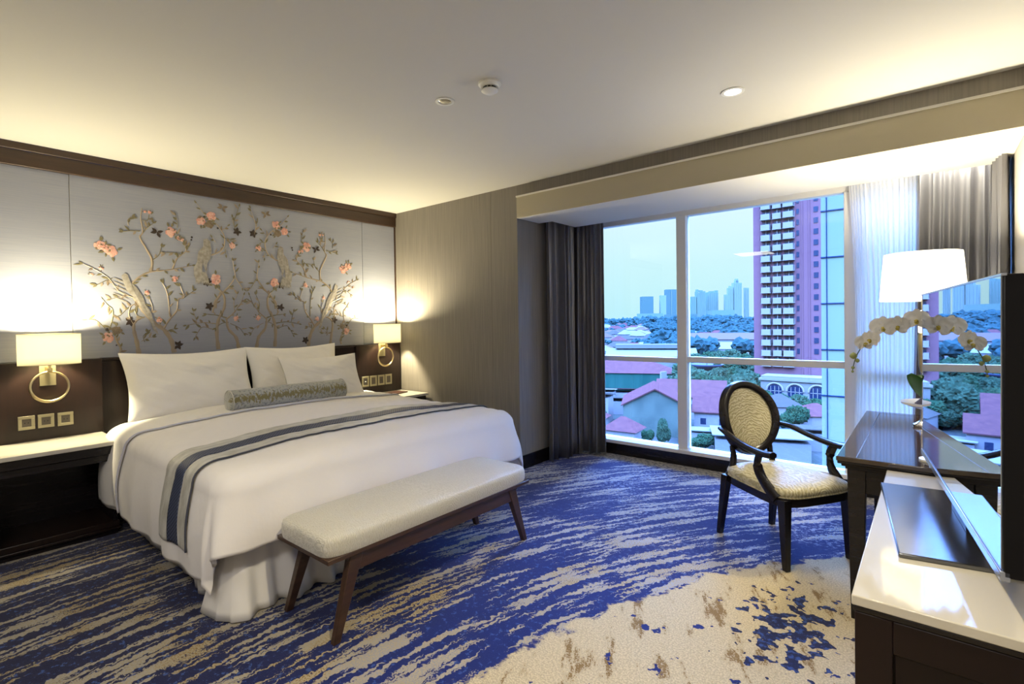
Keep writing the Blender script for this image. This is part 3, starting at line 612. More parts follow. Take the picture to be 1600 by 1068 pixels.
def topz(x, y):
    a = max(0, 1 - ((y - 2.11) / 1.1) ** 2); b = max(0.0, min(1.0, (BX1 - x) / 0.5))
    return BT + 0.055 * a * (0.4 + 0.6 * b)
def drape(u, v, off=0.0, R=0.10, seed=0.0, wr=1.0):
    """u, v: cloth position in bed x / y; beyond the mattress edges the cloth turns over and hangs"""
    ex, ey0, ey1 = BX1 - 0.02, BY0 + 0.02, BY1 - 0.02
    cx_ = min(u, ex); cy_ = min(max(v, ey0), ey1); ou = u - cx_; ov = v - cy_; d = (ou ** 3.4 + abs(ov) ** 3.4) ** (1 / 3.4)
    z = topz(cx_, cy_) + off
    z += wr * (0.012 * noise.noise(Vector((u * 2.2, v * 2.2, seed))) + 0.004 * noise.noise(Vector((u * 9, v * 4, seed + 3))))
    ed_ = min(1.0, max(0.0, 1 - abs(d - 0.10) / 0.25))
    z += wr * 0.007 * ed_ * noise.noise(Vector(((u + v) * 13, (u - v) * 4, seed)))
    if d < 1e-6: return Vector((cx_, cy_, z))
    RR = R + off
    if ou > 1e-6 and abs(ov) > 1e-6:
        ph_ = math.atan2(abs(ov), ou) / (PI / 2); ph_ = ph_ ** 0.42 * PI / 2; dx_, dy_ = math.cos(ph_), math.sin(ph_) * (1 if ov > 0 else -1)
    else: dx_, dy_ = ou / d, ov / d
    per_ = cx_ * 1.0 + cy_ * 1.0 + math.atan2(ou, abs(ov)) * 0.35 * (1 if ov >= 0 else -1)
    dd = d; 
    if dd < R * PI / 2: h_ = RR * math.sin(dd / R); dr = R * (1 - math.cos(dd / R)); hang = 0
    else:
        hang = dd - R * PI / 2; h_ = RR + hang * 0.10; dr = R + hang * 0.985
    cornerness = (abs(ou * ov) / (d * d)) * 2
    fold = (math.sin(per_ * 21 + seed) * 0.5 + math.sin(per_ * 9.3 + 1.3) * 0.5 + 0.6 * noise.noise(Vector((per_ * 7, d * 2, seed))))
    h_ += wr * fold * min(hang, 0.45) * (0.05 + 0.10 * cornerness)
    puff = 0.022 * math.sin(min(1, hang / 0.42) * PI) * wr
    h_ += puff
    return Vector((cx_ + dx_ * h_, cy_ + dy_ * h_, max(z - dr, 0.03)))
FOOT, LEFT, RIGHT = 0.42, 0.575, 0.52
dv = empty('duvet', (-3.6, 2.11, 0.2), 0, 'puffy white cotton duvet draped over the bed down to the valance', 'duvet')
def DL(p): return (p.x + 3.6, p.y - 2.11, p.z - 0.2)
U0 = -4.42
def cover(u, v): return DL(drape(U0 + (BX1 - 0.02 + FOOT - U0) * u, BY0 + 0.02 - LEFT + (BY1 - BY0 - 0.04 + LEFT + RIGHT) * v, 0.028))
MB().grid(cover, 130, 170).build('cover', 'duvet', dv, smooth=180, solid=0.022)
def turn(u, v): 
    uu = -4.50 + 0.47 * u; return DL(drape(uu, BY0 + 0.02 - LEFT * 1.0 + (BY1 - BY0 - 0.04 + LEFT + RIGHT) * v, 0.050 - 0.004 * (1 - u), seed=0.0))
MB().grid(turn, 26, 170).build('turned_down_edge', 'sheet', dv, smooth=180, solid=0.012)
pts = [DL(drape(-4.03, BY0 + 0.02 - LEFT + (BY1 - BY0 - 0.04 + LEFT + RIGHT) * i / 160, 0.052)) for i in range(161)]
MB().sweep(pts, 0.0055, 6).build('piping', 'piping', dv, smooth=180)

rn = empty('bed_runner', (-3.1, 2.11, 0.3), 0, 'silver bed runner with a navy woven centre stripe laid across the duvet', 'bed runner')
def RL(p): return (p.x + 3.1, p.y - 2.11, p.z - 0.3)
def rpt(x0, x1, u, v, off):
    vv = BY0 + 0.02 - LEFT * 0.83 + (BY1 - BY0 - 0.04 + LEFT * 0.83 + RIGHT * 0.8) * v
    sk = 0.10 * max(0, (1.4 - vv)) + 0.04 * max(0, vv - 2.6)
    return RL(drape(x0 + (x1 - x0) * u + sk, vv, off, wr=1.0))
def rshift(v): return v
MB().grid(lambda u, v: rpt(-3.275, -3.125, u, v, 0.046), 10, 150).grid(lambda u, v: rpt(-3.025, -2.90, u, v, 0.046), 10, 150).build('border', 'silver', rn, smooth=180, solid=0.006)
MB().grid(lambda u, v: rpt(-3.13, -3.02, u, v, 0.048), 8, 150, uv=True).build('stripe', 'navy_band', rn, smooth=180, solid=0.007)
MB().sweep([rpt(-2.90, -2.89, 0.3, i / 150, 0.048) for i in range(151)], 0.005, 6).build('piping', mat('navy_piping', (0.05, 0.055, 0.08), 0.6), rn, smooth=180)

# ------------------------------------------------------------------ pillows
def pillow(loc, w_, h_, t_, lean, yaw, label, roll=0.0, seed=0, flange=0.035):
    """pillow standing on its long edge, leaning back onto the headboard; local: y width, z height, x thickness"""
    o = MB(); n = 44
    def side(sg):
        def f(u, v):
            a = u * 2 - 1; b = v * 2 - 1
            pin = 1 - 0.11 * (1 - a * a) ** 1.3; pin2 = 1 - 0.07 * (1 - b * b) ** 1.2
            y = a * w_ / 2 * pin2; z = b * h_ / 2 * pin
            ea = max(0, 1 - abs(a) ** 2.6); eb = max(0, 1 - abs(b) ** 2.6)
            th_ = (ea * eb) ** 0.55 * t_ / 2
            th_ += 0.006 * noise.noise(Vector((a * 4 + seed, b * 4, sg))) * (ea * eb) ** 0.3 + 0.03 * noise.noise(Vector((a * 1.7 + seed, b * 1.7 + 7, sg))) * (ea * eb) ** .5
            # creases running from the corners
            th_ += 0.006 * noise.noise(Vector(((a * sg + b) * 9 + seed, (a - b) * 2.2, 5))) * ea ** .4 * eb ** .4; th_ += 0.004 * math.sin(math.atan2(abs(b) - 1.05, abs(a) - 1.05) * 18 + seed) * (abs(a * b)) * ea ** .3 * eb ** .3
            return (sg * (th_ + 0.003), y, z)
        return f
    o.grid(side(1), n, n); o.grid(side(-1), n, n)
    ob = o.build('pillow', 'pillow', smooth=180, weld=False, recenter=False)
    ob.matrix_world = Matrix.Translation(Vector(loc)) @ Matrix.Rotation(yaw, 4, 'Z') @ Matrix.Rotation(-lean, 4, 'Y') @ Matrix.Rotation(roll, 4, 'X')
    tag(ob, label, 'pillow', 'pillows leaning on the headboard'); return ob
def R(d): return math.radians(d)
pillow((-4.585, 1.555, 0.965), 0.95, 0.56, 0.22, R(22), 0.0, 'large white pillow alone at the left half of the headboard', seed=1)
pillow((-4.63, 2.47, 0.965), 0.92, 0.54, 0.16, R(14), 0.02, 'large white pillow at the right half, standing behind a smaller one', R(0), seed=2)
pillow((-4.40, 2.62, 0.915), 0.80, 0.45, 0.15, R(22), 0.0, 'smaller white pillow propped in front of another at the right half', R(0), seed=3)

# bolster
bo = empty('bolster', (-4.15, 2.15, 0.745), R(-1), 'cylindrical silver and olive jacquard bolster lying in front of the pillows', 'bolster')
br_ = 0.088; prof = [(0, -0.50)] + [(0.03, -0.502), (0.078, -0.498), (br_ - 0.002, -0.485), (br_, -0.47)]
prof = [(0.0, -0.5), (0.04, -0.503), (0.075, -0.498), (br_ - .002, -0.486), (br_ + .001, -0.46), (br_, -0.2), (br_ + .003, 0), (br_, 0.2), (br_ + .001, 0.46), (br_ - .002, 0.486), (0.075, 0.498), (0.04, 0.503), (0, 0.5)]
q = MB(); n = 40; o0 = len(q.v)
for r_, t_ in prof:
    for k in range(n):
        w_ = 2 * PI * k / n; q.v.append((math.cos(w_) * r_ * 1.04, t_, math.sin(w_) * r_ * 0.97))
for i in range(len(prof) - 1):
    for k in range(n): q.f.append((i * n + k, i * n + (k + 1) % n, (i + 1) * n + (k + 1) % n, (i + 1) * n + k)); q.m.append(0)
ob = q.build('cover', 'bolster', bo, smooth=70, recenter=False); ob.location = (0, 0, 0.085)
for s_ in (-1, 1):
    pts = [(math.cos(2 * PI * k / 36) * br_ * 1.05, s_ * 0.489, 0.085 + math.sin(2 * PI * k / 36) * br_ * .98) for k in range(36)]
    MB().sweep(pts, 0.004, 6, closed=True, upv=(0, 1, 0)).build('piping', 'silver', bo, smooth=180)
# ------------------------------------------------------------------ nightstands
def nightstand(y0, y1, label, panel_side):
    cx_, cy_ = -4.51, (y0 + y1) / 2; w2 = (y1 - y0) / 2; d2 = 0.24
    t = empty('nightstand', (cx_, cy_, 0), 0, label, 'nightstand', 'nightstands beside the bed')
    MB().box(-d2, d2, -w2, w2, 0.615, 0.642).build('marble_top', ['marble'], t, bevel=0.003)
    MB().box(-d2 + 0.02, d2 - 0.02, -w2 + 0.02, w2 - 0.02, 0.555, 0.613).build('apron', 'black_wood', t, bevel=0.002)
    dr = MB().box(-d2 + 0.04, d2 - 0.035, -w2 + 0.05, w2 - 0.05, 0.505, 0.552).build('drawer', 'black_wood', t, bevel=0.003)
    for s_ in (-1, 1): MB().box(-d2 + 0.02, d2 - 0.03, min(s_ * (w2 - 0.02), s_ * (w2 - 0.045)), max(s_ * (w2 - 0.02), s_ * (w2 - 0.045)), 0.09, 0.553).build('side_panel', 'black_wood', t, bevel=0.002)
    MB().box(-d2 + 0.02, -d2 + 0.035, -w2 + 0.046, w2 - 0.046, 0.09, 0.503).build('back_panel', 'black_wood', t)
    MB().box(-d2 + 0.02, d2 - 0.02, -w2 + 0.01, w2 - 0.01, 0.05, 0.09).box(-d2 + 0.02, d2 - 0.012, -w2 + 0.005, w2 - 0.005, 0.035, 0.05).build('plinth_moulding', 'dark_wood', t, bevel=0.004)
    MB().box(-d2 + 0.02, d2 - 0.03, -w2 + 0.02, w2 - 0.02, 0.0, 0.035).build('plinth', 'black_wood', t)
    return t
nightstand(0.33, 0.985, 'nightstand with a white marble top left of the bed, under the three switches', 1)
nightstand(3.235, 3.82, 'nightstand with a white marble top right of the bed, by the linen wall', -1)
fo = MB().box(-0.085, 0.085, -0.10, 0.10, 0, 0.012).build('leather_folder', 'leather', bevel=0.003, recenter=False); fo.location = (-4.56, 3.60, 0.642); fo.rotation_euler = (0, 0, 0.25)
tag(fo, 'flat brown leather folder lying on the right nightstand', 'folder')
pd = empty('note_pad', (-4.60, 3.385, 0.642), 0.5, 'white note pad with a pen lying on the right nightstand next to the pillows', 'note pad')
MB().box(-0.05, 0.05, -0.075, 0.075, 0, 0.012).build('pad', 'white_plastic', pd, bevel=0.002)
MB().sweep([(-0.01, -0.06, 0.017), (0.02, 0.06, 0.017)], 0.0045, 8).build('pen', 'chrome', pd)

# ------------------------------------------------------------------ wall sconces
def sconce(y, zc, label):
    t = empty('wall_sconce', (-4.755, y, zc - 0.12), 0, label, 'wall lamp', 'brass ring sconces flanking the bed')
    # local: z 0 = ring bottom ; ring radius .108 centred z .115
    q = MB().box(0.0, 0.010, -0.045, 0.045, 0.115, 0.275); q.build('back_plate', 'brass_plate', t, bevel=0.002)
    pts = []; N = 48
    for k in range(N): a = 2 * PI * k / N; pts.append((0.075, math.cos(a) * 0.103, 0.112 + math.sin(a) * 0.103))
    rad = [0.0075 + 0.0035 * max(0, math.cos(2 * PI * k / N + 2.2)) for k in range(N)]
    MB().sweep(pts, rad, 10, closed=True, upv=(1, 0, 0)).build('ring', 'brass', t, smooth=180)
    MB().box(0.008, 0.10, -0.014, 0.014, 0.218, 0.246).sweep([(0.092, 0, 0.225), (0.092, 0, 0.33)], 0.009, 12).build('arm', 'brass', t, bevel=0.001)
    # drum shade, open top and bottom, close against the wall
    q = MB(); n = 56; o0 = 0; rx, ry = 0.105, 0.168; z0, z1 = 0.268, 0.478
    def f(u, v): a = 2 * PI * u; return (0.113 + math.cos(a) * rx, math.sin(a) * ry, z0 + (z1 - z0) * v)
    q.grid(f, n, 4); sh = q.build('lamp_shade', 'shade', t, smooth=180, weld=True, solid=0.002)
    for z in (z0, z1):
        MB().sweep([(0.113 + math.cos(2 * PI * k / 56) * rx, math.sin(2 * PI * k / 56) * ry, z) for k in range(56)], 0.0022, 6, closed=True).build('rim', 'brass_plate', t, smooth=180)
    MB().lathe([(0, 0), (0.012, 0.0), (0.022, 0.02), (0.024, 0.04), (0.015, 0.062), (0, 0.07)], (0.092, 0, 0.335), 16).build('light_bulb', 'bulb', t, smooth=180)
    l = light('sconce_glow', 'POINT', (0.113, 0, 0.435), 72, (1, 0.86, 0.54), 0.035); l.parent = t
    return t
sconce(0.684, 1.024, 'brass ring sconce with a cream drum shade left of the bed')
sconce(3.555, 1.056, 'brass ring sconce with a cream drum shade right of the bed, in the corner')

# ------------------------------------------------------------------ switches and sockets
def plate(y, z, w_, h_, kind, label, grp):
    t = empty('wall_switch' if kind != 'socket' else 'wall_socket', (-4.755, y, z - h_ / 2), 0, label, 'switch' if kind != 'socket' else 'socket', grp)
    q = MB(); b = 0.020
    q.box(0, 0.009, -w_ / 2, w_ / 2, 0, b).box(0, 0.009, -w_ / 2, w_ / 2, h_ - b, h_).box(0, 0.009, -w_ / 2, -w_ / 2 + b, b, h_ - b).box(0, 0.009, w_ / 2 - b, w_ / 2, b, h_ - b)
    q.build('frame', 'switch_frame', t, bevel=0.002)
    MB().box(0, 0.006, -w_ / 2 + b, w_ / 2 - b, b, h_ - b).build('rocker' if kind != 'socket' else 'insert', 'switch_dark', t, bevel=0.001)
    if kind == 'lit': MB().lathe([(0, 0.0), (0.006, 0.0), (0.006, 0.004), (0, 0.004)], (0.008, 0, h_ / 2), 12).build('indicator', mat('indicator_glow', (0.8, .8, .7), emit=((1, 1, .8), 1.5)), t)
    if kind == 'socket':
        for s_ in (-1, 1): MB().box(0.006, 0.0075, s_ * 0.009 - 0.003, s_ * 0.009 + 0.003, h_ / 2 - 0.004, h_ / 2 + 0.004).build('pin_hole', 'groove', t)
    return t
for y, z, k, l_ in ((0.567, 0.772, 'socket', 'square brass socket plate above the left nightstand, leftmost of three'), (0.669, 0.772, 'socket', 'square brass plate above the left nightstand, middle of three'), (0.775, 0.770, 'socket', 'square brass plate above the left nightstand, nearest the bed')):
    plate(y, z, 0.088, 0.094, k, l_, 'brass plates above the left nightstand')
for y, k, l_ in ((3.328, 'lit', 'brass switch plate with a lit dot, nearest the bed on the right'), (3.434, 'switch', 'second brass switch plate from the bed, right of the lit dot one'), (3.540, 'socket', 'third brass plate from the bed, directly below the right sconce ring'), (3.642, 'switch', 'brass switch plate closest to the linen wall corner')):
    plate(y, 0.782, 0.092, 0.115, k, l_, 'brass plates above the right nightstand')

# ------------------------------------------------------------------ bench
bn = empty('bench', (-2.235, 1.925, 0), 0, 'upholstered cream bench with splayed dark wooden legs at the foot of the bed', 'bench')
LX, LY = 0.235, 0.735
q = MB(); n = 60
def cush(u, v):
    a = 2 * u - 1; b = 2 * v - 1; return (a, b)
# cushion: rounded box by superellipse loops
loops = [(0.93, 0.385), (0.985, 0.387), (1.0, 0.40), (1.003, 0.425), (0.998, 0.448), (0.975, 0.466), (0.92, 0.475), (0.6, 0.481), (0.0, 0.483)]
K = 96; vs = []
for s_, z in loops:
    for k in range(K):
        a = 2 * PI * k / K; ca, sa = math.cos(a), math.sin(a); e = 0.10
        # rounded rectangle, constant inset from the outline
        ins = (1 - s_) * 0.22
        hx_, hy_ = max(LX - ins, 0.0 if s_ > 0 else 0), max(LY - ins, 0)
        if s_ <= 0.6: hx_, hy_ = LX * s_ * 1.2, LY * (s_ * 1.2 + 0.0)
        px = hx_ * (1 if ca > 0 else -1) * abs(ca) ** (e * 2); py = hy_ * (1 if sa > 0 else -1) * abs(sa) ** (e * 2)
        vs.append((px, py, z + (0.004 * noise.noise(Vector((px * 6, py * 6, 0))) if z > .44 else 0)))
fs = []
for i in range(len(loops) - 1):
    for k in range(K): fs.append((i * K + k, i * K + (k + 1) % K, (i + 1) * K + (k + 1) % K, (i + 1) * K + k))
fs.append(tuple(range(K))[::-1]); q.add(vs, fs)
cu = q.build('cushion', 'bench_fabric', bn, smooth=60)
MB().box(-LX + 0.005, LX - 0.005, -LY + 0.005, LY - 0.005, 0.365, 0.386).build('seat_frame', 'bench_wood', bn, bevel=0.003)
for s_ in (-1, 1):
    poly = [(-LY + 0.10, 0.365), (LY - 0.10, 0.365), (LY - 0.17, 0.285), (-LY + 0.17, 0.285)]
    x0 = s_ * (LX - 0.035)
    MB().prism(poly, x0 - 0.011, x0 + 0.011, fn=lambda a, b, c: (c, a, b)).build('side_rail', 'bench_wood', bn, bevel=0.002)
    y0 = s_ * (LY - 0.19)
    MB().box(-LX + 0.045, LX - 0.045, y0 - 0.011, y0 + 0.011, 0.30, 0.364).build('cross_rail', 'bench_wood', bn, bevel=0.002)
for sx_ in (-1, 1):
    for sy_ in (-1, 1):
        MB().taper((sx_ * (LX - 0.025), sy_ * (LY - 0.045), 0), (0.015, 0.017), (sx_ * (LX - 0.040), sy_ * (LY - 0.165), 0.366), (0.021, 0.034)).build('leg', 'bench_wood', bn, bevel=0.003)

# ------------------------------------------------------------------ desk
dk = empty('desk', (0.01, 3.57, 0), 0, 'dark polished writing desk against the right wall, in front of the window', 'desk')
X0, X1, Y0, Y1 = -0.35, 0.355, -0.74, 0.745
MB().box(X0, X1, Y0, Y1, 0.748, 0.770).build('top', 'desk_top', dk, bevel=0.003)
gz = 0.7702; iw = 0.075
q = MB()
for b_ in ((X0 + iw, X1 - 0.02, Y1 - iw - 0.004, Y1 - iw), (X0 + iw, X0 + iw + 0.004, Y0 + 0.02, Y1 - iw)): q.box(*b_, 0.7695, gz)
q.build('inlay_line', 'groove', dk)
q = MB(); 
for i, (ins, z0, z1) in enumerate(((0.004, 0.735, 0.748), (0.018, 0.722, 0.735), (0.032, 0.708, 0.722))): q.box(X0 + ins, X1 - ins, Y0 + ins, Y1 - ins, z0, z1)
q.build('cornice', 'black_wood', dk, bevel=0.004)
MB().box(X0 + 0.05, X1 - 0.05, Y0 + 0.05, Y1 - 0.05, 0.60, 0.708).build('apron', 'black_wood', dk, bevel=0.002)
dr = MB().box(X0 + 0.044, X0 + 0.050, -0.45, 0.45, 0.615, 0.695).build('drawer', 'black_wood', dk, bevel=0.002)
for a in (X0 + 0.075, X1 - 0.075):
    for b in (Y0 + 0.075, Y1 - 0.075): MB().taper((a, b, 0), (0.024, 0.024), (a, b, 0.708), (0.036, 0.036)).build('leg', 'black_wood', dk, bevel=0.002)

# ------------------------------------------------------------------ console under the television
cs = empty('tv_console', (0.11, 2.16, 0), 0, 'dark wooden console with a cream marble top at the right wall, carrying the television', 'console')
X0, X1, Y0, Y1 = -0.26, 0.262, -0.66, 0.658
MB().box(X0, X1, Y0, Y1, 0.715, 0.740).build('marble_top', 'marble', cs, bevel=0.003)
MB().box(X0 + 0.003, X1, Y0 + 0.004, Y1 - 0.004, 0.700, 0.7145).build('top_trim', 'black_wood', cs, bevel=0.003)
MB().box(X0 + 0.02, X1 - 0.01, Y0 + 0.025, Y1 - 0.025, 0.05, 0.699).build('carcass', 'console_wood', cs, bevel=0.002)
q = MB(); y = Y0 + 0.006; yb = Y0 + 0.025
q.box(X0 + 0.006, X0 + 0.080, y, yb, 0.05, 0.699).box(X1 - 0.085, X1 - 0.012, y, yb, 0.05, 0.699).box(X0 + 0.080, X1 - 0.085, y, yb, 0.62, 0.699).box(X0 + 0.080, X1 - 0.085, y, yb, 0.05, 0.13)
q.build('side_frame', 'console_wood', cs, bevel=0.003)
MB().box(X0 + 0.083, X1 - 0.088, y + 0.010, yb - 0.001, 0.133, 0.617).build('side_panel', 'console_wood', cs, bevel=0.002)
for i in range(3):
    a = Y0 + 0.03 + i * 0.42; d_ = MB().box(X0 + 0.004, X0 + 0.020, a, a + 0.41, 0.06, 0.695).build('door', 'console_wood', cs, bevel=0.003)
    MB().box(-0.014, -0.008, 0.30 - 0.205, 0.31 - 0.205, 0.28, 0.40).build('handle', 'brass_plate', d_)
MB().box(X0 + 0.04, X1 - 0.02, Y0 + 0.04, Y1 - 0.04, 0.0, 0.05).build('plinth', 'black_wood', cs)

# ------------------------------------------------------------------ television
# screen plane runs from the near edge (.118, 1.53) to the far edge (-.026, 2.76)
near, farp = Vector((0.118, 1.53, 0)), Vector((-0.026, 2.76, 0)); TW = (farp - near).length
tdir = (farp - near).normalized(); ndir = Vector((-tdir.y, tdir.x, 0))
tv = empty('television', ((near + farp) / 2 + Vector((0, 0, 0.74))), math.atan2(tdir.y, tdir.x) - PI / 2, 'large flat television with a glossy screen reflecting the window, on the marble console', 'television')
# local frame: y along the width (near is -), x = +right; the screen faces -x
W2 = TW / 2; zb, zt = 0.112, 0.766
MB().box(0.0, 0.034, -W2, W2, zb, zt).build('housing', 'black_gloss', tv, bevel=0.003)
MB().box(-0.0025, -0.0002, -W2 + 0.008, W2 - 0.004, zb + 0.016, zt - 0.004).build('screen', 'tv_screen', tv)
MB().box(-0.006, 0.012, -W2, W2, zb - 0.008, zb + 0.014).build('bezel', 'tv_edge', tv, bevel=0.002); MB().box(-0.004, 0.006, -W2 - 0.002, W2 + 0.002, zt - 0.004, zt + 0.002).build('bezel', 'tv_edge', tv, bevel=0.001)
# bulged back shell
def back(u, v):
    a = 2 * u - 1; b = 2 * v - 1; e = (max(0, 1 - abs(a) ** 6) * max(0, 1 - abs(b) ** 5)) ** 0.5
    return (0.034 + 0.075 * e, a * (W2 - 0.004), zb + 0.004 + (zt - zb - 0.008) * v)
MB().grid(back, 40, 30).build('back_shell', 'black_gloss', tv, smooth=60)
MB().box(0.03, 0.075, -0.05, 0.20, 0.006, 0.20).build('neck', 'black_gloss', tv, bevel=0.01)
st = MB().prism([(-0.155, -0.32), (0.115, -0.30), (0.115, 0.42), (-0.155, 0.42)], 0.0, 0.014).build('stand_base', 'tv_base', tv, bevel=0.004)

# ------------------------------------------------------------------ table lamp
tl = empty('table_lamp', (-0.038, 3.86, 0.77), 0, 'brass table lamp with a large glowing white shade on the desk', 'table lamp')
MB().lathe([(0, 0), (0.045, 0), (0.047, 0.006), (0.045, 0.016), (0.03, 0.024), (0.014, 0.034), (0.010, 0.05), (0.008, 0.20), (0.009, 0.32), (0, 0.32)], seg=36).build('base', 'chrome', tl, smooth=50)
MB().lathe([(0, 0.32), (0.010, 0.32), (0.017, 0.36), (0.020, 0.44), (0.021, 0.53), (0.016, 0.545), (0.0, 0.55)], seg=28).build('stem', 'brass', tl, smooth=50)
MB().lathe([(0, 0.55), (0.019, 0.55), (0.019, 0.68), (0.0, 0.68)], seg=24).build('candle_tube', 'shade_white', tl, smooth=50)
MB().lathe([(0.200, 0.735), (0.178, 1.010)], seg=64).build('lamp_shade', 'shade_white', tl, smooth=180, solid=0.002)
MB().sweep([(-0.19, 0, 0.80), (0, 0, 0.79), (0.19, 0, 0.80)], 0.0025, 6).sweep([(0, -0.19, 0.80), (0, 0, 0.79), (0, 0.19, 0.80)], 0.0025, 6).sweep([(0, 0, 0.67), (0, 0, 0.82)], 0.005, 8).build('shade_spider', 'brass_plate', tl)
MB().lathe([(0, 0.0), (0.014, 0.0), (0.03, 0.03), (0.032, 0.055), (0.02, 0.08), (0, 0.09)], (0, 0, 0.82), 16).build('light_bulb', 'bulb', tl, smooth=180)
l = light('table_lamp_glow', 'POINT', (0, 0, 0.935), 62, (1, 0.88, 0.62), 0.05); l.parent = tl

# ------------------------------------------------------------------ orchid
oc = empty('orchid', (0.012, 2.98, 0.77), 0, 'white moth orchid with one arching flower spray in a footed white bowl on the desk', 'orchid')
MB().lathe([(0, 0), (0.055, 0), (0.055, 0.008), (0.02, 0.022), (0.013, 0.06), (0.014, 0.20), (0.03, 0.225), (0.08, 0.238), (0.118, 0.252), (0.120, 0.262), (0.112, 0.262), (0.07, 0.25), (0, 0.246)], seg=40).build('footed_bowl', 'white_ceramic', oc, smooth=50)
MB().lathe([(0, 0.250), (0.07, 0.254), (0.05, 0.275), (0.0, 0.285)], seg=20).build('moss', 'soil', oc)
def lf(az, L_, wd_, droop, lift):
    def f(u, v):
        s_ = (v - 0.5) * 2; w_ = wd_ * (math.sin(PI * min(1, u * 0.92 + 0.08)) ** 0.6) if u < 0.999 else 0
        r_ = L_ * u; z = lift * math.sin(u * PI * 0.6) - droop * u * u + 0.018 * s_ * s_
        return (math.cos(az) * r_ - math.sin(az) * s_ * w_, math.sin(az) * r_ + math.cos(az) * s_ * w_, 0.275 + z)
    return MB().grid(f, 14, 6).build('leaf', 'leaf', oc, smooth=180, solid=0.003)
def up_leaf(b0, tip, w_, wd):
    b0, tip, wd = Vector(b0), Vector(tip), Vector(wd).normalized()
    def f(u, v):
        s_ = (v - 0.5) * 2; ww = w_ * (math.sin(PI * (0.04 + 0.92 * u)) ** 0.6); return b0.lerp(tip, u) + wd * (s_ * ww) + Vector((0, 0.02 * math.sin(PI * u) + 0.006 * s_ * s_, 0))
    return MB().grid(f, 14, 6).build('leaf', 'leaf', oc, smooth=180, solid=0.003)
up_leaf((0.0, 0.0, 0.262), (-0.088, -0.02, 0.385), 0.034, (0.8, -0.35, 0.55)); lf(0.9, 0.13, 0.035, 0.02, 0.09); lf(-1.1, 0.12, 0.035, 0.03, 0.06); lf(2.2, 0.12, 0.03, 0.0, 0.08)
sp = [(x_ + 0.043, y_, z_) for x_, y_, z_ in [(-0.02, 0, 0.27), (0.02, 0.0, 0.42), (0.01, -0.02, 0.54), (-0.05, -0.04, 0.605), (-0.13, -0.05, 0.622), (-0.21, -0.055, 0.60), (-0.275, -0.06, 0.55), (-0.318, -0.06, 0.475), (-0.335, -0.06, 0.415), (-0.338, -0.06, 0.385)]]
SP = smoothpath(sp, 6)
MB().sweep(SP, [0.0035 - 0.0018 * i / len(SP) for i in range(len(SP))], 7).build('stem', 'stem', oc, smooth=180)
def blossom(p, sc, face, tilt, roll=0):
    b = empty('blossom', p, 0); b.parent = oc; b.rotation_euler = (tilt, roll, face)
    def petal(ang, L_, w_, cup):
        def f(u, v):
            s_ = (v - 0.5) * 2; ww = w_ * (math.sin(PI * (0.06 + 0.90 * u)) ** 0.55); x_ = s_ * ww; y_ = L_ * u; z_ = cup * (u * u) + 0.12 * w_ * s_ * s_ + 0.003 * math.sin(9 * u + 3 * s_)
            # flower faces local -y; petals spread in xz
            X_ = x_ * math.cos(ang) - y_ * math.sin(ang); Z_ = x_ * math.sin(ang) + y_ * math.cos(ang); return (X_ * sc, -z_ * sc, Z_ * sc)
        return f
    q = MB()
    for ang, L_, w_, cup in ((0, 0.042, 0.015, 0.004), (2.3, 0.040, 0.014, 0.004), (-2.3, 0.040, 0.014, 0.004), (1.25, 0.044, 0.028, -0.003), (-1.25, 0.044, 0.028, -0.003)): q.grid(petal(ang, L_, w_, cup), 8, 6)
    q.build('petals', 'petal', b, smooth=180, recenter=False)
    q = MB(); q.lathe([(0, -0.006), (0.007, -0.003), (0.008, 0.003), (0.0, 0.007)], (0, -0.012 * sc, -0.004 * sc), 10); q.grid(petal(PI, 0.018, 0.007, 0.012), 5, 4); q.build('lip', 'petal_mid', b, smooth=180, recenter=False)
for (i, dy_, dz_, sc, face, tilt) in ((16, -0.015, 0.0, 1.1, 0.15, -0.1), (22, 0.005, 0.01, 1.2, -0.1, 0.0), (27, -0.02, -0.01, 1.15, 0.3, 0.1), (31, 0.012, 0.005, 1.25, 0.1, -0.1), (35, -0.02, -0.015, 1.0, -0.5, 0.15), (38, 0.0, 0.0, 1.0, 0.6, 0.0)):
    p = SP[min(i, len(SP) - 1)]; blossom((p[0], p[1] - 0.012 + dy_, p[2] + dz_), sc * 0.97, face, tilt)
for i, r_, dx_ in ((43, 0.016, -0.012), (45, 0.010, 0.010), (49, 0.008, 0), (53, 0.006, 0)):
    p = SP[min(i, len(SP) - 1)]; MB().lathe([(0, -r_), (r_ * .7, -r_ * .6), (r_, 0), (r_ * .7, r_ * .7), (0, r_ * 1.1)], (p[0] + dx_, p[1], p[2]), 12).build('bud', 'bud', oc, smooth=180)

# ------------------------------------------------------------------ armchair
ang = math.atan2(-0.54, 0.84)
ch = empty('armchair', (-0.715, 3.535, 0), ang, 'oval-backed armchair with cream patterned upholstery pulled up to the desk', 'armchair')
# local: x forward, y to the sitter's left. near side is -y
def q4(name, c0, s0, c1, s1): return MB().taper(c0, s0, c1, s1).build(name, 'black_wood', ch, bevel=0.004)
q4('leg', (0.265, -0.235, 0), (0.016, 0.016), (0.250, -0.232, 0.40), (0.028, 0.026)); q4('leg', (0.265, 0.235, 0), (0.016, 0.016), (0.250, 0.232, 0.40), (0.028, 0.026))
q4('leg', (-0.285, -0.215, 0), (0.016, 0.016), (-0.235, -0.20, 0.40), (0.026, 0.024)); q4('leg', (-0.285, 0.215, 0), (0.016, 0.016), (-0.235, 0.20, 0.40), (0.026, 0.024))
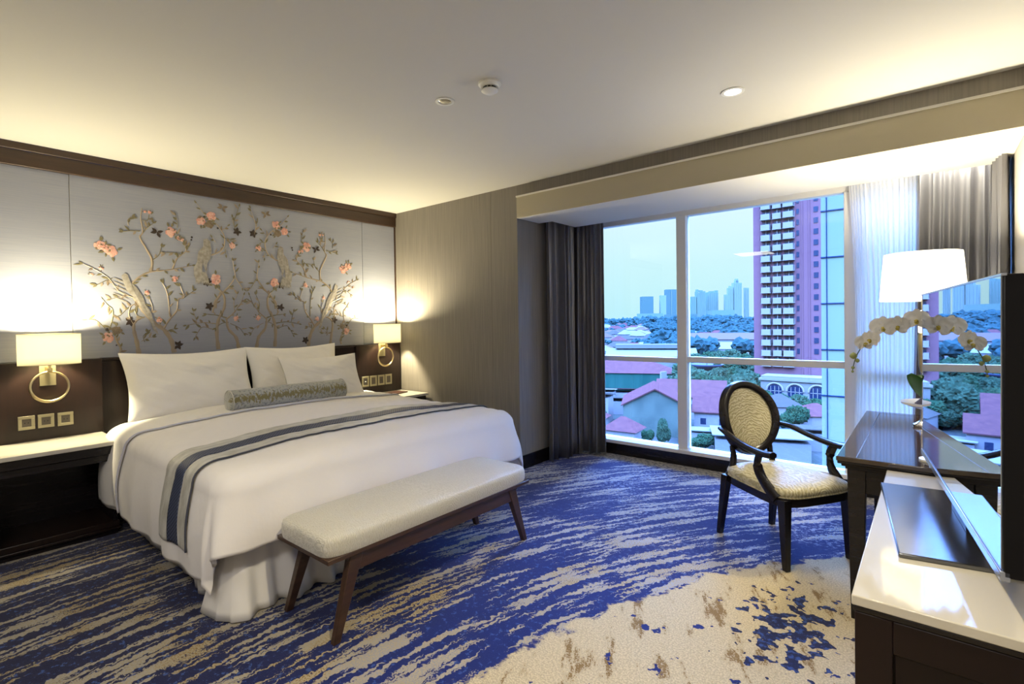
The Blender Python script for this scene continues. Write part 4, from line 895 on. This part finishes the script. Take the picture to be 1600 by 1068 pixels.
# seat rail and cushion, wider at the front
def seatpoly(ins):
    pts = []
    for k in range(64):
        a = 2 * PI * k / 64; ca, sa = math.cos(a), math.sin(a); x_ = (0.275 - ins) * (1 if ca > 0 else -1) * abs(ca) ** 0.42; wdt = 0.245 + 0.035 * (x_ / 0.275)
        pts.append((x_ + (0.02 * (1 - (sa) ** 2) if ca > 0 else 0), (wdt - ins) * (1 if sa > 0 else -1) * abs(sa) ** 0.42))
    return pts
MB().prism(seatpoly(0.0), 0.355, 0.405).build('seat_rail', 'black_wood', ch, smooth=50, bevel=0.004)
q = MB(); vs = []; lo = [(0.006, 0.405), (-0.002, 0.415), (-0.006, 0.430), (0.0, 0.447), (0.02, 0.460), (0.06, 0.472), (0.13, 0.482), (0.20, 0.486)]
for ins, z in lo: vs += [(a, b, z) for a, b in seatpoly(ins)]
fs = [(i * 64 + k, i * 64 + (k + 1) % 64, (i + 1) * 64 + (k + 1) % 64, (i + 1) * 64 + k) for i in range(len(lo) - 1) for k in range(64)]
fs.append(tuple((len(lo) - 1) * 64 + k for k in range(64))); q.add(vs, fs); q.build('seat', 'chair_fabric', ch, smooth=70)
MB().sweep([(a, b, 0.408) for a, b in seatpoly(-0.001)], 0.005, 6, closed=True).build('piping', 'chair_fabric', ch, smooth=180)
# oval back, leaning
lean = R(13); bc = Vector((-0.275, 0, 0.755))
def bk(y_, z_, x_): return (bc.x - math.sin(lean) * z_ + math.cos(lean) * x_ - 0.10 * 0 , y_, bc.z + math.cos(lean) * z_ + math.sin(lean) * x_)
def curve(y_): return 0.10 * (y_ / 0.23) ** 2 * 0.35
oy, oz = 0.232, 0.248
K = 64; vs = []; fs = []; prof = [(-0.026, -0.022), (0.022, -0.024), (0.026, -0.010), (0.016, 0.020), (-0.010, 0.024), (-0.026, 0.012)]
for k in range(K):
    a = 2 * PI * k / K
    for r_, x_ in prof: vs.append(bk(math.cos(a) * (oy - 0.026 + r_), math.sin(a) * (oz - 0.026 + r_), x_ + curve(math.cos(a) * oy)))
n = len(prof)
for k in range(K):
    for j in range(n): fs.append((k * n + j, k * n + (j + 1) % n, ((k + 1) % K) * n + (j + 1) % n, ((k + 1) % K) * n + j))
MB().add(vs, fs).build('back_frame', 'black_wood', ch, smooth=50)
def pad(sg, bulge):
    def f(u, v):
        a = 2 * PI * v; r_ = u; y_ = math.cos(a) * r_ * (oy - 0.046); z_ = math.sin(a) * r_ * (oz - 0.046); return bk(y_, z_, curve(y_) + sg * (0.004 + bulge * (1 - r_ ** 3)))
    return f
MB().grid(pad(1, 0.026), 12, 64).build('back_cushion', 'chair_fabric', ch, smooth=180, weld=True)
MB().grid(pad(-1, 0.010), 12, 64).build('rear_upholstery', 'chair_fabric', ch, smooth=180, weld=True)
MB().sweep([bk(math.cos(2 * PI * k / 64) * (oy - 0.047), math.sin(2 * PI * k / 64) * (oz - 0.047), curve(math.cos(2 * PI * k / 64) * oy) + 0.010) for k in range(64)], 0.0045, 6, closed=True).build('back_piping', 'chair_fabric', ch, smooth=180)
for s_ in (-1, 1):   # uprights joining seat and oval
    P = smoothpath([(-0.235, s_ * 0.185, 0.39), (-0.222, s_ * 0.165, 0.45), (-0.228, s_ * 0.150, 0.52), (-0.240, s_ * 0.155, 0.585)], 4)
    MB().sweep(P, [0.026, 0.025, 0.024, 0.023, 0.022, 0.022, 0.022, 0.021, 0.020, 0.020, 0.018, 0.016, 0.014], 8, flat=(1, 0.9)).build('back_support', 'black_wood', ch, smooth=60)
    P = smoothpath([(-0.245, s_ * 0.235, 0.705), (-0.17, s_ * 0.262, 0.695), (-0.06, s_ * 0.278, 0.665), (0.05, s_ * 0.285, 0.645), (0.15, s_ * 0.285, 0.637), (0.225, s_ * 0.282, 0.642)], 6)
    n = len(P); MB().sweep(P, [0.020 + 0.008 * (i / n) for i in range(n)], 8, flat=(1.1, 0.75)).build('arm', 'black_wood', ch, smooth=50, bevel=0.002)
    P = smoothpath([(0.125, s_ * 0.282, 0.625), (0.105, s_ * 0.278, 0.57), (0.12, s_ * 0.267, 0.50), (0.17, s_ * 0.260, 0.44), (0.22, s_ * 0.250, 0.395)], 5)
    n = len(P); MB().sweep(P, [0.021 + 0.012 * (i / n) for i in range(n)], 8, flat=(0.75, 1.1)).build('arm_support', 'black_wood', ch, smooth=50)

# ------------------------------------------------------------------ curtains
def curtain(path, z0, z1, amp, waves, name, mt, label, cat, seed=0, flare=0.0, nu=420, th=0.003, grp=None, shape=None):
    P = smoothpath([(a, b, 0) for a, b in path], 10); ev_, LL = path_eval([(p.x, p.y) for p in P])
    def f(u, v):
        p, nn, d = ev_(u); z = z1 + (z0 - z1) * v
        ph = waves * 2 * PI * (u + 0.018 * math.sin(u * 17 + seed) + 0.010 * math.sin(v * 3 + u * 9 + seed))
        a_ = amp * (0.75 + 0.35 * math.sin(u * 11 + seed * 2)) * (0.85 + 0.3 * v)
        w_ = math.sin(ph); w_ = math.copysign(abs(w_) ** 0.8, w_)
        c_ = p + nn * (a_ * w_ + 0.006 * noise.noise(Vector((u * 30, v * 5, seed)))) + Vector((nn.y, -nn.x, 0)) * (-a_ * 0.35 * math.cos(ph * 1.0))
        if shape: c_ += Vector(shape(u, v))
        return (c_.x, c_.y, z)
    ob = MB().grid(f, nu, 16).build(name, mt, smooth=180, solid=th)
    return tag(ob, label, cat, grp)
curtain([(-2.945, 4.20), (-2.92, 4.32), (-2.88, 4.50), (-2.84, 4.60)], 0.012, 2.61, 0.062, 4, 'curtain', 'drape', 'charcoal satin curtain gathered against the return wall, left of the window', 'curtain', 1, grp='charcoal window curtains')
curtain([(-2.95, 4.70), (-2.84, 4.72), (-2.72, 4.76), (-2.63, 4.79)], 0.012, 2.61, 0.065, 4, 'curtain', 'drape', 'charcoal satin curtain covering the left edge of the window glass', 'curtain', 2, grp='charcoal window curtains')
curtain([(-0.075, 4.80), (0.06, 4.77), (0.20, 4.75), (0.30, 4.72), (0.335, 4.58), (0.34, 4.36)], 0.012, 2.61, 0.040, 11, 'curtain', 'drape', 'charcoal satin curtain hanging in the right corner behind the table lamp', 'curtain', 3, grp='charcoal window curtains',
        shape=lambda u, v: (-0.05 * v * (1 - u) ** 3, 0, 0))
curtain([(-0.50, 4.90), (-0.38, 4.87), (-0.2, 4.88), (-0.02, 4.88)], 0.16, 2.61, 0.016, 17, 'sheer_curtain', 'sheer', 'translucent white sheer curtain over the right part of the window', 'sheer curtain', 5, nu=360, th=0.0,
        shape=lambda u, v: (0.045 * math.sin(min(1, v * 1.0) * PI * 0.9) * (1 - u) ** 2, 0, 0))
light('pocket_light', 'AREA', (0.10, 4.68, 2.60), 9, (1, 0.93, 0.74), 0.25, rot=(0, 0, 0), shape='RECTANGLE', size_y=0.05)

# ------------------------------------------------------------------ ceiling fittings
sd = empty('smoke_detector', (-1.82, 2.105, H - 0.055), 0, 'round white smoke detector on the ceiling', 'smoke detector')
MB().lathe([(0, 0.055), (0.062, 0.055), (0.062, 0.045), (0.052, 0.040), (0.048, 0.030), (0.0, 0.030)], seg=36).build('base', 'white_plastic', sd, smooth=40)
q = MB()
for k in range(10):
    a = 2 * PI * k / 10; q.box(-0.008, 0.008, 0.030, 0.036, 0.018, 0.030, mtx=Matrix.Rotation(a, 4, 'Z'))
q.build('vent', 'groove', sd)
MB().lathe([(0, 0.030), (0.032, 0.030), (0.032, 0.018), (0.044, 0.018), (0.046, 0.012), (0.030, 0.002), (0, 0.0)], seg=36).build('sensor_cap', 'white_plastic', sd, smooth=40)
dl = empty('downlight', (-2.161, 2.098, H - 0.006), 0, 'unlit chrome-lined downlight recessed in the ceiling next to the smoke detector', 'downlight', 'recessed ceiling downlights')
MB().lathe([(0.055, 0.006), (0.055, 0.001), (0.040, 0.0), (0.038, 0.006)], seg=36).build('rim', 'white_plastic', dl, smooth=40)
MB().lathe([(0.038, 0.0055), (0.030, 0.004), (0.012, 0.0035), (0, 0.0035)], seg=12).build('reflector', 'chrome', dl, smooth=0)
d2 = empty('downlight', (-0.859, 3.111, H - 0.006), 0, 'glowing round downlight in the ceiling near the window soffit', 'downlight', 'recessed ceiling downlights')
MB().lathe([(0.062, 0.006), (0.062, 0.001), (0.046, 0.0), (0.044, 0.004)], seg=36).build('rim', 'white_plastic', d2, smooth=40)
MB().lathe([(0.044, 0.003), (0, 0.003)], seg=36).build('lens', 'downlight_glow', d2)
# ------------------------------------------------------------------ outdoors, seen through the window; the street lies 25 m below the room's floor
GZ = -25.0
struct(MB().box(-9000, 9000, 30, 9000, GZ - 1, GZ).build('city_ground', 'grass_ground'))

# the hotel's own projecting wing, pale teal cladding with dark joints
wg = empty('building_wing', (0.6, 22.0, GZ), 0, 'pale teal clad building wing with dark joints right of the pink tower', 'building')
wx0 = -2.79 - 0.6
MB().box(wx0, 6.0, -2.0, 8.0, 0, 70).build('wall', 'wing', wg)
q = MB()
for k in range(46):
    z = 0.33 - 1.53 * 16 + 1.53 * k - GZ; q.box(wx0 - 0.01, 6.0, -2.03, -1.99, z - 0.02, z + 0.02)
for x in [wx0 + 0.16 + i * 1.9 for i in range(5)]: q.box(x - 0.012, x + 0.012, -2.03, -1.99, 0, 70)
q.build('panel_joint', 'joint', wg)

# ---- pink residential tower over a cream podium
RT = 0.0
tw = empty('apartment_tower', (-31.55, 165.0, GZ), RT, 'tall pink apartment tower with three columns of white balconies', 'tower')
HWD = 8.6; FH = 3.03
MB().box(-HWD, HWD, 0, 16, 0, 76).build('wall', 'pink', tw)
bays = [(-6.4, -3.75), (-3.4, -0.95), (-0.65, 2.2)]
z0_ = 12.45
for k in range(19):
    z = z0_ + k * FH
    for i, (a, b) in enumerate(bays):
        dpt = 1.6 if i != 1 else 1.2
        bal = MB().box(a, b, -dpt, 0.0, z - 0.15, z).box(a, b, -dpt, -dpt + 0.12, z, z + 1.55).box(a, a + 0.12, -dpt, 0, z, z + 1.55).box(b - 0.12, b, -dpt, 0, z, z + 1.55)
        bal.build('balcony', 'balcony', tw, smooth=0)
for i, (a, b) in enumerate(bays):
    q = MB()
    for k in range(20):
        z = z0_ + k * FH; q.box(a + 0.3, b - 0.3, -0.06, 0.02, z + 0.1, z + 2.3, 0)
        q.box((a + b) / 2 - 0.1, (a + b) / 2 + 0.1, -0.5, 0.0, z, z + FH - 0.15, 1)
    q.build('balcony_doors', ['dark_glass', 'balcony'], tw, smooth=0)
for x in (2.95, 7.35):
    for k in range(19):
        z = z0_ + k * FH
        f = MB().box(x - 0.55 if x > 5 else x - 0.35, x + 0.55 if x > 5 else x + 0.35, -0.10, 0.0, z + 0.6, z + 2.1).build('window', 'dark_glass', tw, smooth=0)
for x in (3.9, 5.6): MB().box(x, x + 0.25, -0.25, 0, 10, 76).build('pilaster', 'pink', tw)
pod = empty('arched_podium', (-28.2, 158.0, GZ), RT, 'cream podium building with tall arched windows at the foot of the pink tower', 'building')
MB().box(-8.6, 12, 0.0, 6.8, 0, 8.9).box(-9.0, 12.4, -0.5, 6.8, 8.9, 9.5).box(-8.4, 12, -0.2, 6.8, 9.5, 10.2).build('wall', 'podium', pod, smooth=0)
for x in (-5.0, 0.0, 5.2):
    r_ = 1.8; poly = [(x + a, z) for a, z in [(-r_, 1.2), (r_, 1.2)] + [(r_ * math.cos(t), 6.2 + r_ * math.sin(t)) for t in [PI * i / 12 for i in range(13)]]]
    ww = MB().prism(poly, -0.12, -0.02, fn=lambda a, b, c: (a, c, b)).build('arched_window', 'dark_glass', pod, smooth=0)
    q = MB()
    for dx_ in (-1.0, 0, 1.0): q.box(dx_ - 0.07, dx_ + 0.07, -0.12, 0.0, 0.0, 6.2)
    for z in (1.6, 3.2, 4.8): q.box(-1.75, 1.75, -0.12, 0.0, z, z + 0.14)
    q.build('glazing_bars', 'balcony', ww, smooth=0)
    arcp = [(x + (r_ + 0.25) * math.cos(t), -0.2, 6.2 + (r_ + 0.25) * math.sin(t)) for t in [PI * i / 16 for i in range(17)]]
    MB().sweep(arcp, 0.28, 6, upv=(0, 1, 0)).build('arch_moulding', 'balcony', pod)

# ---- roofs and houses
def house(name, x, y, w_, d_, h_, rh, rz, roofm, wallm, label, cat='house', kind='gable', group=None, over=0.5, windows=(), z=GZ):
    t = empty(name, (x, y, z), rz, label, cat, group)
    hw, hd = w_ / 2, d_ / 2; q = MB()
    if kind == 'gable':
        poly = [(-hd, 0), (hd, 0), (hd, h_), (0, h_ + rh), (-hd, h_)]
        q.prism(poly, -hw, hw, fn=lambda a, b, c: (c, a, b))
    else: q.box(-hw, hw, -hd, hd, 0, h_)
    q.build('wall', wallm, t, smooth=0)
    q = MB(); o_ = over
    if kind == 'gable':
        s_ = rh / hd; zo = h_ - o_ * s_
        q.prism([(-hd - o_, zo), (0, h_ + rh), (hd + o_, zo), (hd + o_, zo + 0.25), (0, h_ + rh + 0.3), (-hd - o_, zo + 0.25)], -hw - o_, hw + o_, fn=lambda a, b, c: (c, a, b))
    elif kind == 'hip':
        rr = max(hw - hd, 0.3); q.add([(-hw - o_, -hd - o_, h_), (hw + o_, -hd - o_, h_), (hw + o_, hd + o_, h_), (-hw - o_, hd + o_, h_), (-rr, 0, h_ + rh), (rr, 0, h_ + rh)], [(0, 1, 5, 4), (1, 2, 5), (2, 3, 4, 5), (3, 0, 4), (3, 2, 1, 0)])
    else:
        q.prism([(-hd - o_, h_ + rh), (hd + o_, h_), (hd + o_, h_ + 0.2), (-hd - o_, h_ + rh + 0.2)], -hw - o_, hw + o_, fn=lambda a, b, c: (c, a, b))
    q.build('roof', roofm, t, smooth=0)
    for a, zz, sx_, sz_ in windows: MB().box(a - sx_ / 2, a + sx_ / 2, -hd - 0.05, -hd + 0.02, zz, zz + sz_).build('window', 'dark_glass', t, smooth=0)
    return t
h1 = house('warehouse_hall', -88, 176, 34, 22, 7.6, 5.0, 0.42, 'roof_red', 'wall_teal', 'long teal-walled hall with a red hipped roof below the left pane', 'building', 'hip')
sg = MB().box(0, 0.5, 0, 3, 0, 9).box(0, 0.5, 3, 6, 0, 7.2).box(0, 0.5, 6, 9, 0, 5.4).build('stepped_parapet', 'wall_white', recenter=False, smooth=0)
sg.location = (-68.6, 163.5, GZ); sg.rotation_euler = (0, 0, 0.42 - PI / 2 + 0.9); tag(sg, 'white stepped fire wall at the right end of the teal hall', 'parapet')
h2 = house('white_roofed_warehouse', -108, 246, 42, 26, 8.5, 3.2, 0.42, 'roof_white', 'wall_far', 'warehouse with a wide white sheet roof behind the teal hall', 'building', 'gable')
MB().box(-17, 17, -3.5, 3.5, 12.0, 14.0).build('ridge_vent', 'roof_white', h2)
house('low_red_shed', -75, 149, 30, 7, 3.6, 1.4, 0.42, 'roof_red', 'wall_white', 'long low shed with a reddish lean-to roof in front of the teal hall', 'shed', 'shed')
house('gabled_store', -50.5, 117, 15, 14, 7.0, 3.6, 0.42 + PI / 2, 'roof_red', 'wall_mint', 'mossy green gabled building beside the tiled white house', 'building', windows=((-1.0, 6.2, .9, .9), (1.0, 6.2, .9, .9)))
house('tiled_house', -50.0, 140, 17, 12, 6.0, 3.6, 0.42 - 0.15, 'roof_red', 'wall_white', 'white house with a red tiled gable roof behind the window mullion', 'house', windows=((-4, 2.5, 1.4, 1.6), (0, 2.5, 1.4, 1.6), (4, 2.5, 1.4, 1.6)))
house('tiled_house', -38.8, 124.5, 9, 7, 5.0, 2.6, 0.42 - 0.15, 'roof_red', 'wall_white', 'smaller white house with stepped red roofs right of the mullion', 'house', windows=((-2.5, 2, 1.2, 1.4), (1.5, 2, 1.2, 1.4)))
house('small_house', -67.0, 119.0, 7, 7, 6.5, 1.2, 0.3, 'roof_grey', 'wall_white', 'narrow white house with a grey roof at the left pane edge', 'house', 'shed', windows=((-1, 3.2, 1.2, 1.4), (1.5, 3.2, 1.2, 1.4)))
house('small_house', -61.5, 103.5, 9, 8, 4.0, 2.6, 0.2, 'roof_red', 'wall_white', 'house with a purplish red hip roof at the lower left window corner', 'house', 'hip')
house('small_house', -50.8, 101.3, 7, 6, 3.0, 2.6, 0.1, 'roof_red', 'wall_white', 'little house with a pyramid red roof just over the sill', 'house', 'hip')
house('small_house', -68, 133.5, 12, 7, 3.6, 1.0, 0.42, 'roof_grey', 'wall_far', 'low grey-roofed building left of the tiled white house', 'house', 'shed')
house('flat_shed', -37.5, 110.5, 7, 5, 2.6, 0.4, 0.3, 'roof_white', 'wall_white', 'small white flat-roofed shed beside the bushes right of the mullion', 'shed', 'shed')
house('flat_shed', -30.5, 124.0, 9, 6, 3.0, 0.4, 0.3, 'roof_white', 'wall_white', 'white flat-roofed shed behind the armchair back', 'shed', 'shed')
house('small_house', -76.5, 138.5, 8, 6, 5.0, 0.8, 0.42, 'roof_white', 'wall_far', 'pale box-shaped house below the long low shed', 'house', 'shed', windows=((-2, 3.0, 1.1, 1.1), (2, 3.0, 1.1, 1.1)))
house('small_house', -58.0, 124.0, 6, 5, 4.2, 0.6, 0.42, 'roof_white', 'wall_white', 'small white box house left of the mossy gabled building', 'house', 'shed', windows=((-1, 2.2, 1.0, 1.2),))
house('small_house', -63.0, 143.5, 9, 5, 3.2, 1.6, 0.42, 'roof_grey', 'wall_white', 'grey gabled outbuilding behind the narrow white house', 'house', 'gable')
house('market_roof', -26.0, 109.0, 16, 12, 3.4, 0.8, 0.35, 'roof_white', 'wall_far', 'broad pale canopy roof seen beneath the armchair arm', 'canopy', 'shed')
house('market_roof', -16.5, 121.0, 11, 8, 3.4, 0.8, 0.35, 'roof_grey', 'wall_far', 'grey canopy roof at the lower right of the window', 'canopy', 'shed')
house('blue_roofed_house', -30.0, 147, 9, 8, 4.0, 2.8, 0.5, 'roof_grey', 'wall_white', 'house with a blue-grey hip roof in front of the arched podium', 'house', 'hip')
house('blue_roofed_house', -20.6, 138, 9, 8, 4.0, 2.4, 0.5, 'roof_red', 'wall_white', 'house with an orange-red hip roof in front of the arched podium', 'house', 'hip')
house('vaulted_hall', -98, 352, 40, 22, 7, 4, 0.3, 'roof_white', 'wall_white', 'white vaulted hall among trees left of the pink tower', 'building', 'hip')
house('vaulted_hall', -108, 378, 52, 14, 12, 4, 0.3, 'roof_far', 'wall_far', 'long dusky red roofed hall behind the white vaulted hall', 'building', 'gable')
dsh = empty('satellite_dish', (-64.0, 196, GZ), 0.4, 'large mesh satellite dish standing among the trees', 'satellite dish')
MB().lathe([(0, 0)] + [(r_, 0.085 * r_ * r_) for r_ in (1, 2, 3, 4, 5, 5.8)], (0, 0, 6.6), 28, sx=1.0).build('reflector', 'dish', dsh, solid=0.08)
MB().sweep([(0, 0, 0), (0, 0, 6.7)], 0.25, 8).build('mast', 'dish', dsh)
MB().sweep([(0, 0, 6.6), (0, 0, 10)], 0.1, 6).build('feed_horn', 'dish', dsh)

# ---- trees: a few modelled kinds, copied
def crown(seed, nb, sp_, zr):
    r_ = random.Random(seed); bm = bmesh.new()
    for i in range(nb):
        bb = bmesh.new(); bmesh.ops.create_icosphere(bb, subdivisions=4 if seed < 20 else 3, radius=r_.uniform(0.36, 0.62))
        cx_, cy_, cz_ = r_.uniform(-sp_, sp_), r_.uniform(-sp_, sp_), r_.uniform(*zr)
        for v in bb.verts:
            n_ = noise.noise(v.co * 3.3 + Vector((seed, i * 3, 0))) * 0.34 + noise.noise(v.co * 9 + Vector((i, seed, 0))) * 0.30 + noise.noise(v.co * 23 + Vector((i, 0, seed))) * 0.22
            v.co = v.co * (1 + n_) + Vector((cx_, cy_, cz_))
        tmp = bpy.data.meshes.new('t'); bb.to_mesh(tmp); bb.free(); bm.from_mesh(tmp); bpy.data.meshes.remove(tmp)
    me = bpy.data.meshes.new('crown'); bm.to_mesh(me); bm.free(); return me
def treekind(seed, matn, label, group, tall=False):
    t = empty('tree', (0, 0, 0), 0, label, 'tree', group)
    me = crown(seed, 10, 0.68, (0.9, 1.75) if not tall else (0.8, 3.2)); me.materials.append(M[matn])
    o = bpy.data.objects.new('crown', me); C.objects.link(o); o.parent = t
    MB().sweep([(0, 0, 0), (0.03, 0, 0.5), (0, 0.02, 1.2)], [0.10, 0.08, 0.05], 6).build('trunk', 'trunk', t)
    return t
kinds = [treekind(i + 1, ('tree_a', 'tree_b', 'tree_a', 'tree_b')[i], 'leafy green tree between the houses below the window', 'trees near the houses') for i in range(4)]
usedk = set()
def put_tree(k, x, y, s_, zs=1.0, label=None, group=None):
    src = kinds[k]
    if k in usedk: o = copy_tree(src)
    else: usedk.add(k); o = src
    o.location = (x, y, GZ); o.scale = (s_, s_, s_ * zs); o.rotation_euler = (0, 0, rnd2.uniform(0, 6.28))
    if label: o['label'] = label; o['group'] = group
    return o
rnd2 = random.Random(11)
# individual near trees first (also uses up each kind once)
for i, (x, y, s_, zs, lb) in enumerate(((-34.6, 103.5, 2.2, .8, 'round bush by the white sheds just over the sill, right of the mullion'), (-41.8, 101.5, 1.2, 2.2, 'slim cypress left of the mullion, in front of the mossy gable'), (-44.8, 100.5, 1.0, 1.6, 'small conifer in front of the mossy green gabled building'), (-63.5, 111.8, 2.4, .9, 'bushy tree left of the mossy green gabled building'), (-24.0, 131.0, 2.6, 1.2, 'palm-like tree in front of the orange-red hip roof'))):
    o = put_tree(i % 4, x, y, s_, zs); o['label'] = lb; o.pop('group', None)
mid = []
for i in range(75):
    for _ in range(30):
        y = rnd2.uniform(150, 250); a = rnd2.uniform(-0.365, -0.16); x = a * y
        if y > 152 and a > -0.255: continue
        if y < 162 and a > -0.26: continue
        if math.hypot(x + 64, y - 196) < 9 and y < 200: continue
        if any(math.hypot(x - p[0], y - p[1]) < 5 for p in mid): continue
        mid.append((x, y)); break
for i, (x, y) in enumerate(mid): put_tree(rnd2.randrange(4), x, y, rnd2.uniform(3.4, 5.2), 1.0, 'dense green tree in the grove between the tiled houses and the pink tower', 'trees of the near grove')
for i in range(28):      # trees round the podium and left of the teal hall
    y = rnd2.uniform(150, 155.5); a = rnd2.uniform(-0.27, -0.13); put_tree(rnd2.randrange(4), a * y - 0, y, rnd2.uniform(1.8, 2.9), 1.0, 'low tree in front of the arched podium', 'trees before the podium')
farpos = [(-88, 176, 20), (-108, 246, 26), (-98, 352, 24), (-108, 378, 26)]
# distant houses, small in the photograph
hm = []
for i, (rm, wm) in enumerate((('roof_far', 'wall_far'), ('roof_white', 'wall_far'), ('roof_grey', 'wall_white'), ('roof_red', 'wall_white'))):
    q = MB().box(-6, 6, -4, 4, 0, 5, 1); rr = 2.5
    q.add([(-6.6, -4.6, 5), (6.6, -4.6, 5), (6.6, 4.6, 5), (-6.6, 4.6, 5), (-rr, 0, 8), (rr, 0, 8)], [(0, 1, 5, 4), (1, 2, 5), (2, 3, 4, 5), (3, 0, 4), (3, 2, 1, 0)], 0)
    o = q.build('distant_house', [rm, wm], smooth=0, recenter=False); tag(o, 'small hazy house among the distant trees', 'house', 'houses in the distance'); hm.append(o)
cnt = 0
for i in range(330):
    left = i % 4 != 0
    y = 205 + 1100 * rnd2.random() ** 1.4; a = rnd2.uniform(-0.66, -0.43) if left else rnd2.uniform(-0.42, -0.25)
    if y < 275 and not (a < -0.56): y += 90
    if not left and y < 420: y += 220
    s_ = 1.0 + y / 1500
    if any(abs(a * y - p) < (b + 9) and abs(y - c) < (b + 8) for p, c, b in farpos): continue
    farpos.append((a * y, y, 7))
    o = hm[cnt] if cnt < 4 else rnd2.choice(hm).copy()
    if cnt >= 4: C.objects.link(o)
    cnt += 1; o.location = (a * y, y, GZ); o.scale = (s_ * rnd2.uniform(.7, 1.5), s_ * rnd2.uniform(.7, 1.2), s_ * rnd2.uniform(.7, 1.3)); o.rotation_euler = (0, 0, rnd2.uniform(-.8, .8))

# distant belts
far_lab = ('hazy tree in the distant belt below the skyline', 'trees of the distant belt')
for kx in range(4):
    me = kinds[kx].children[0].data if kinds[kx].children[0].name.startswith('crown') else kinds[kx].children[1].data
farm = []
for i in range(3):
    me = crown(20 + i, 6, 0.8, (0.55, 1.3)); me.materials.append(M['far_tree']); farm.append(me)
def far_tree(x, y, s_):
    if y < 1000 and x / y < -0.42: s_ *= 0.75
    if any(abs(x - a) < (s_ + b) * 1.0 and abs(y - c) < (s_ + b) * 1.0 for a, c, b in farpos): return
    farpos.append((x, y, s_))
    o = bpy.data.objects.new('tree', rnd2.choice(farm)); C.objects.link(o); o.location = (x, y, GZ - 0.02); o.scale = (s_ * 1.25, s_ * 1.25, s_); o.rotation_euler = (0, 0, rnd2.uniform(0, 6.28)); tag(o, far_lab[0], 'tree', far_lab[1])
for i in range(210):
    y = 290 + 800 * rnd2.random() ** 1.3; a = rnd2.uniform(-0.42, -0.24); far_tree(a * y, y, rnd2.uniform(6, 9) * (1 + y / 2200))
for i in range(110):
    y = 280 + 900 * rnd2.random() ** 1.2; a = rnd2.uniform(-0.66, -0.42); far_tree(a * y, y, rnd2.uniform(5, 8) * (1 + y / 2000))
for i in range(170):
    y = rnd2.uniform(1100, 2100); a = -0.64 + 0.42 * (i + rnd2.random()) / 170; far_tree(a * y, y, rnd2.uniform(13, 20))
# ---- skyline
def tower(x0, x1, y, ztop, matn, label, caps=(), ribs=5, rz=0.70):
    w_ = (x1 - x0) * 1.30; cx_ = (x0 + x1) / 2
    t = empty('skyline_tower', (cx_, y, GZ), rz, label, 'tower')
    h_ = ztop - GZ; q = MB().box(-w_ / 2, w_ / 2, 0, w_ * 0.7, 0, h_)
    for a, b, hh in caps: q.box(a * w_ / 2, b * w_ / 2, 2, w_ * 0.5, h_, h_ + hh)
    q.build('wall', matn, t, smooth=0)
    q = MB()
    for i in range(ribs): a = -w_ / 2 + w_ * (i + 0.5) / ribs; q.box(a - w_ * 0.022, a + w_ * 0.022, -1.5, 0, 0, h_ * 0.985)
    if ribs: q.build('facade_ribs', 'sky_tower_pale', t, smooth=0)
tower(-1079, -1036, 2383, 114, 'sky_tower_dark', 'dark haze-tinted glass office block, leftmost tower of the skyline', ribs=0)
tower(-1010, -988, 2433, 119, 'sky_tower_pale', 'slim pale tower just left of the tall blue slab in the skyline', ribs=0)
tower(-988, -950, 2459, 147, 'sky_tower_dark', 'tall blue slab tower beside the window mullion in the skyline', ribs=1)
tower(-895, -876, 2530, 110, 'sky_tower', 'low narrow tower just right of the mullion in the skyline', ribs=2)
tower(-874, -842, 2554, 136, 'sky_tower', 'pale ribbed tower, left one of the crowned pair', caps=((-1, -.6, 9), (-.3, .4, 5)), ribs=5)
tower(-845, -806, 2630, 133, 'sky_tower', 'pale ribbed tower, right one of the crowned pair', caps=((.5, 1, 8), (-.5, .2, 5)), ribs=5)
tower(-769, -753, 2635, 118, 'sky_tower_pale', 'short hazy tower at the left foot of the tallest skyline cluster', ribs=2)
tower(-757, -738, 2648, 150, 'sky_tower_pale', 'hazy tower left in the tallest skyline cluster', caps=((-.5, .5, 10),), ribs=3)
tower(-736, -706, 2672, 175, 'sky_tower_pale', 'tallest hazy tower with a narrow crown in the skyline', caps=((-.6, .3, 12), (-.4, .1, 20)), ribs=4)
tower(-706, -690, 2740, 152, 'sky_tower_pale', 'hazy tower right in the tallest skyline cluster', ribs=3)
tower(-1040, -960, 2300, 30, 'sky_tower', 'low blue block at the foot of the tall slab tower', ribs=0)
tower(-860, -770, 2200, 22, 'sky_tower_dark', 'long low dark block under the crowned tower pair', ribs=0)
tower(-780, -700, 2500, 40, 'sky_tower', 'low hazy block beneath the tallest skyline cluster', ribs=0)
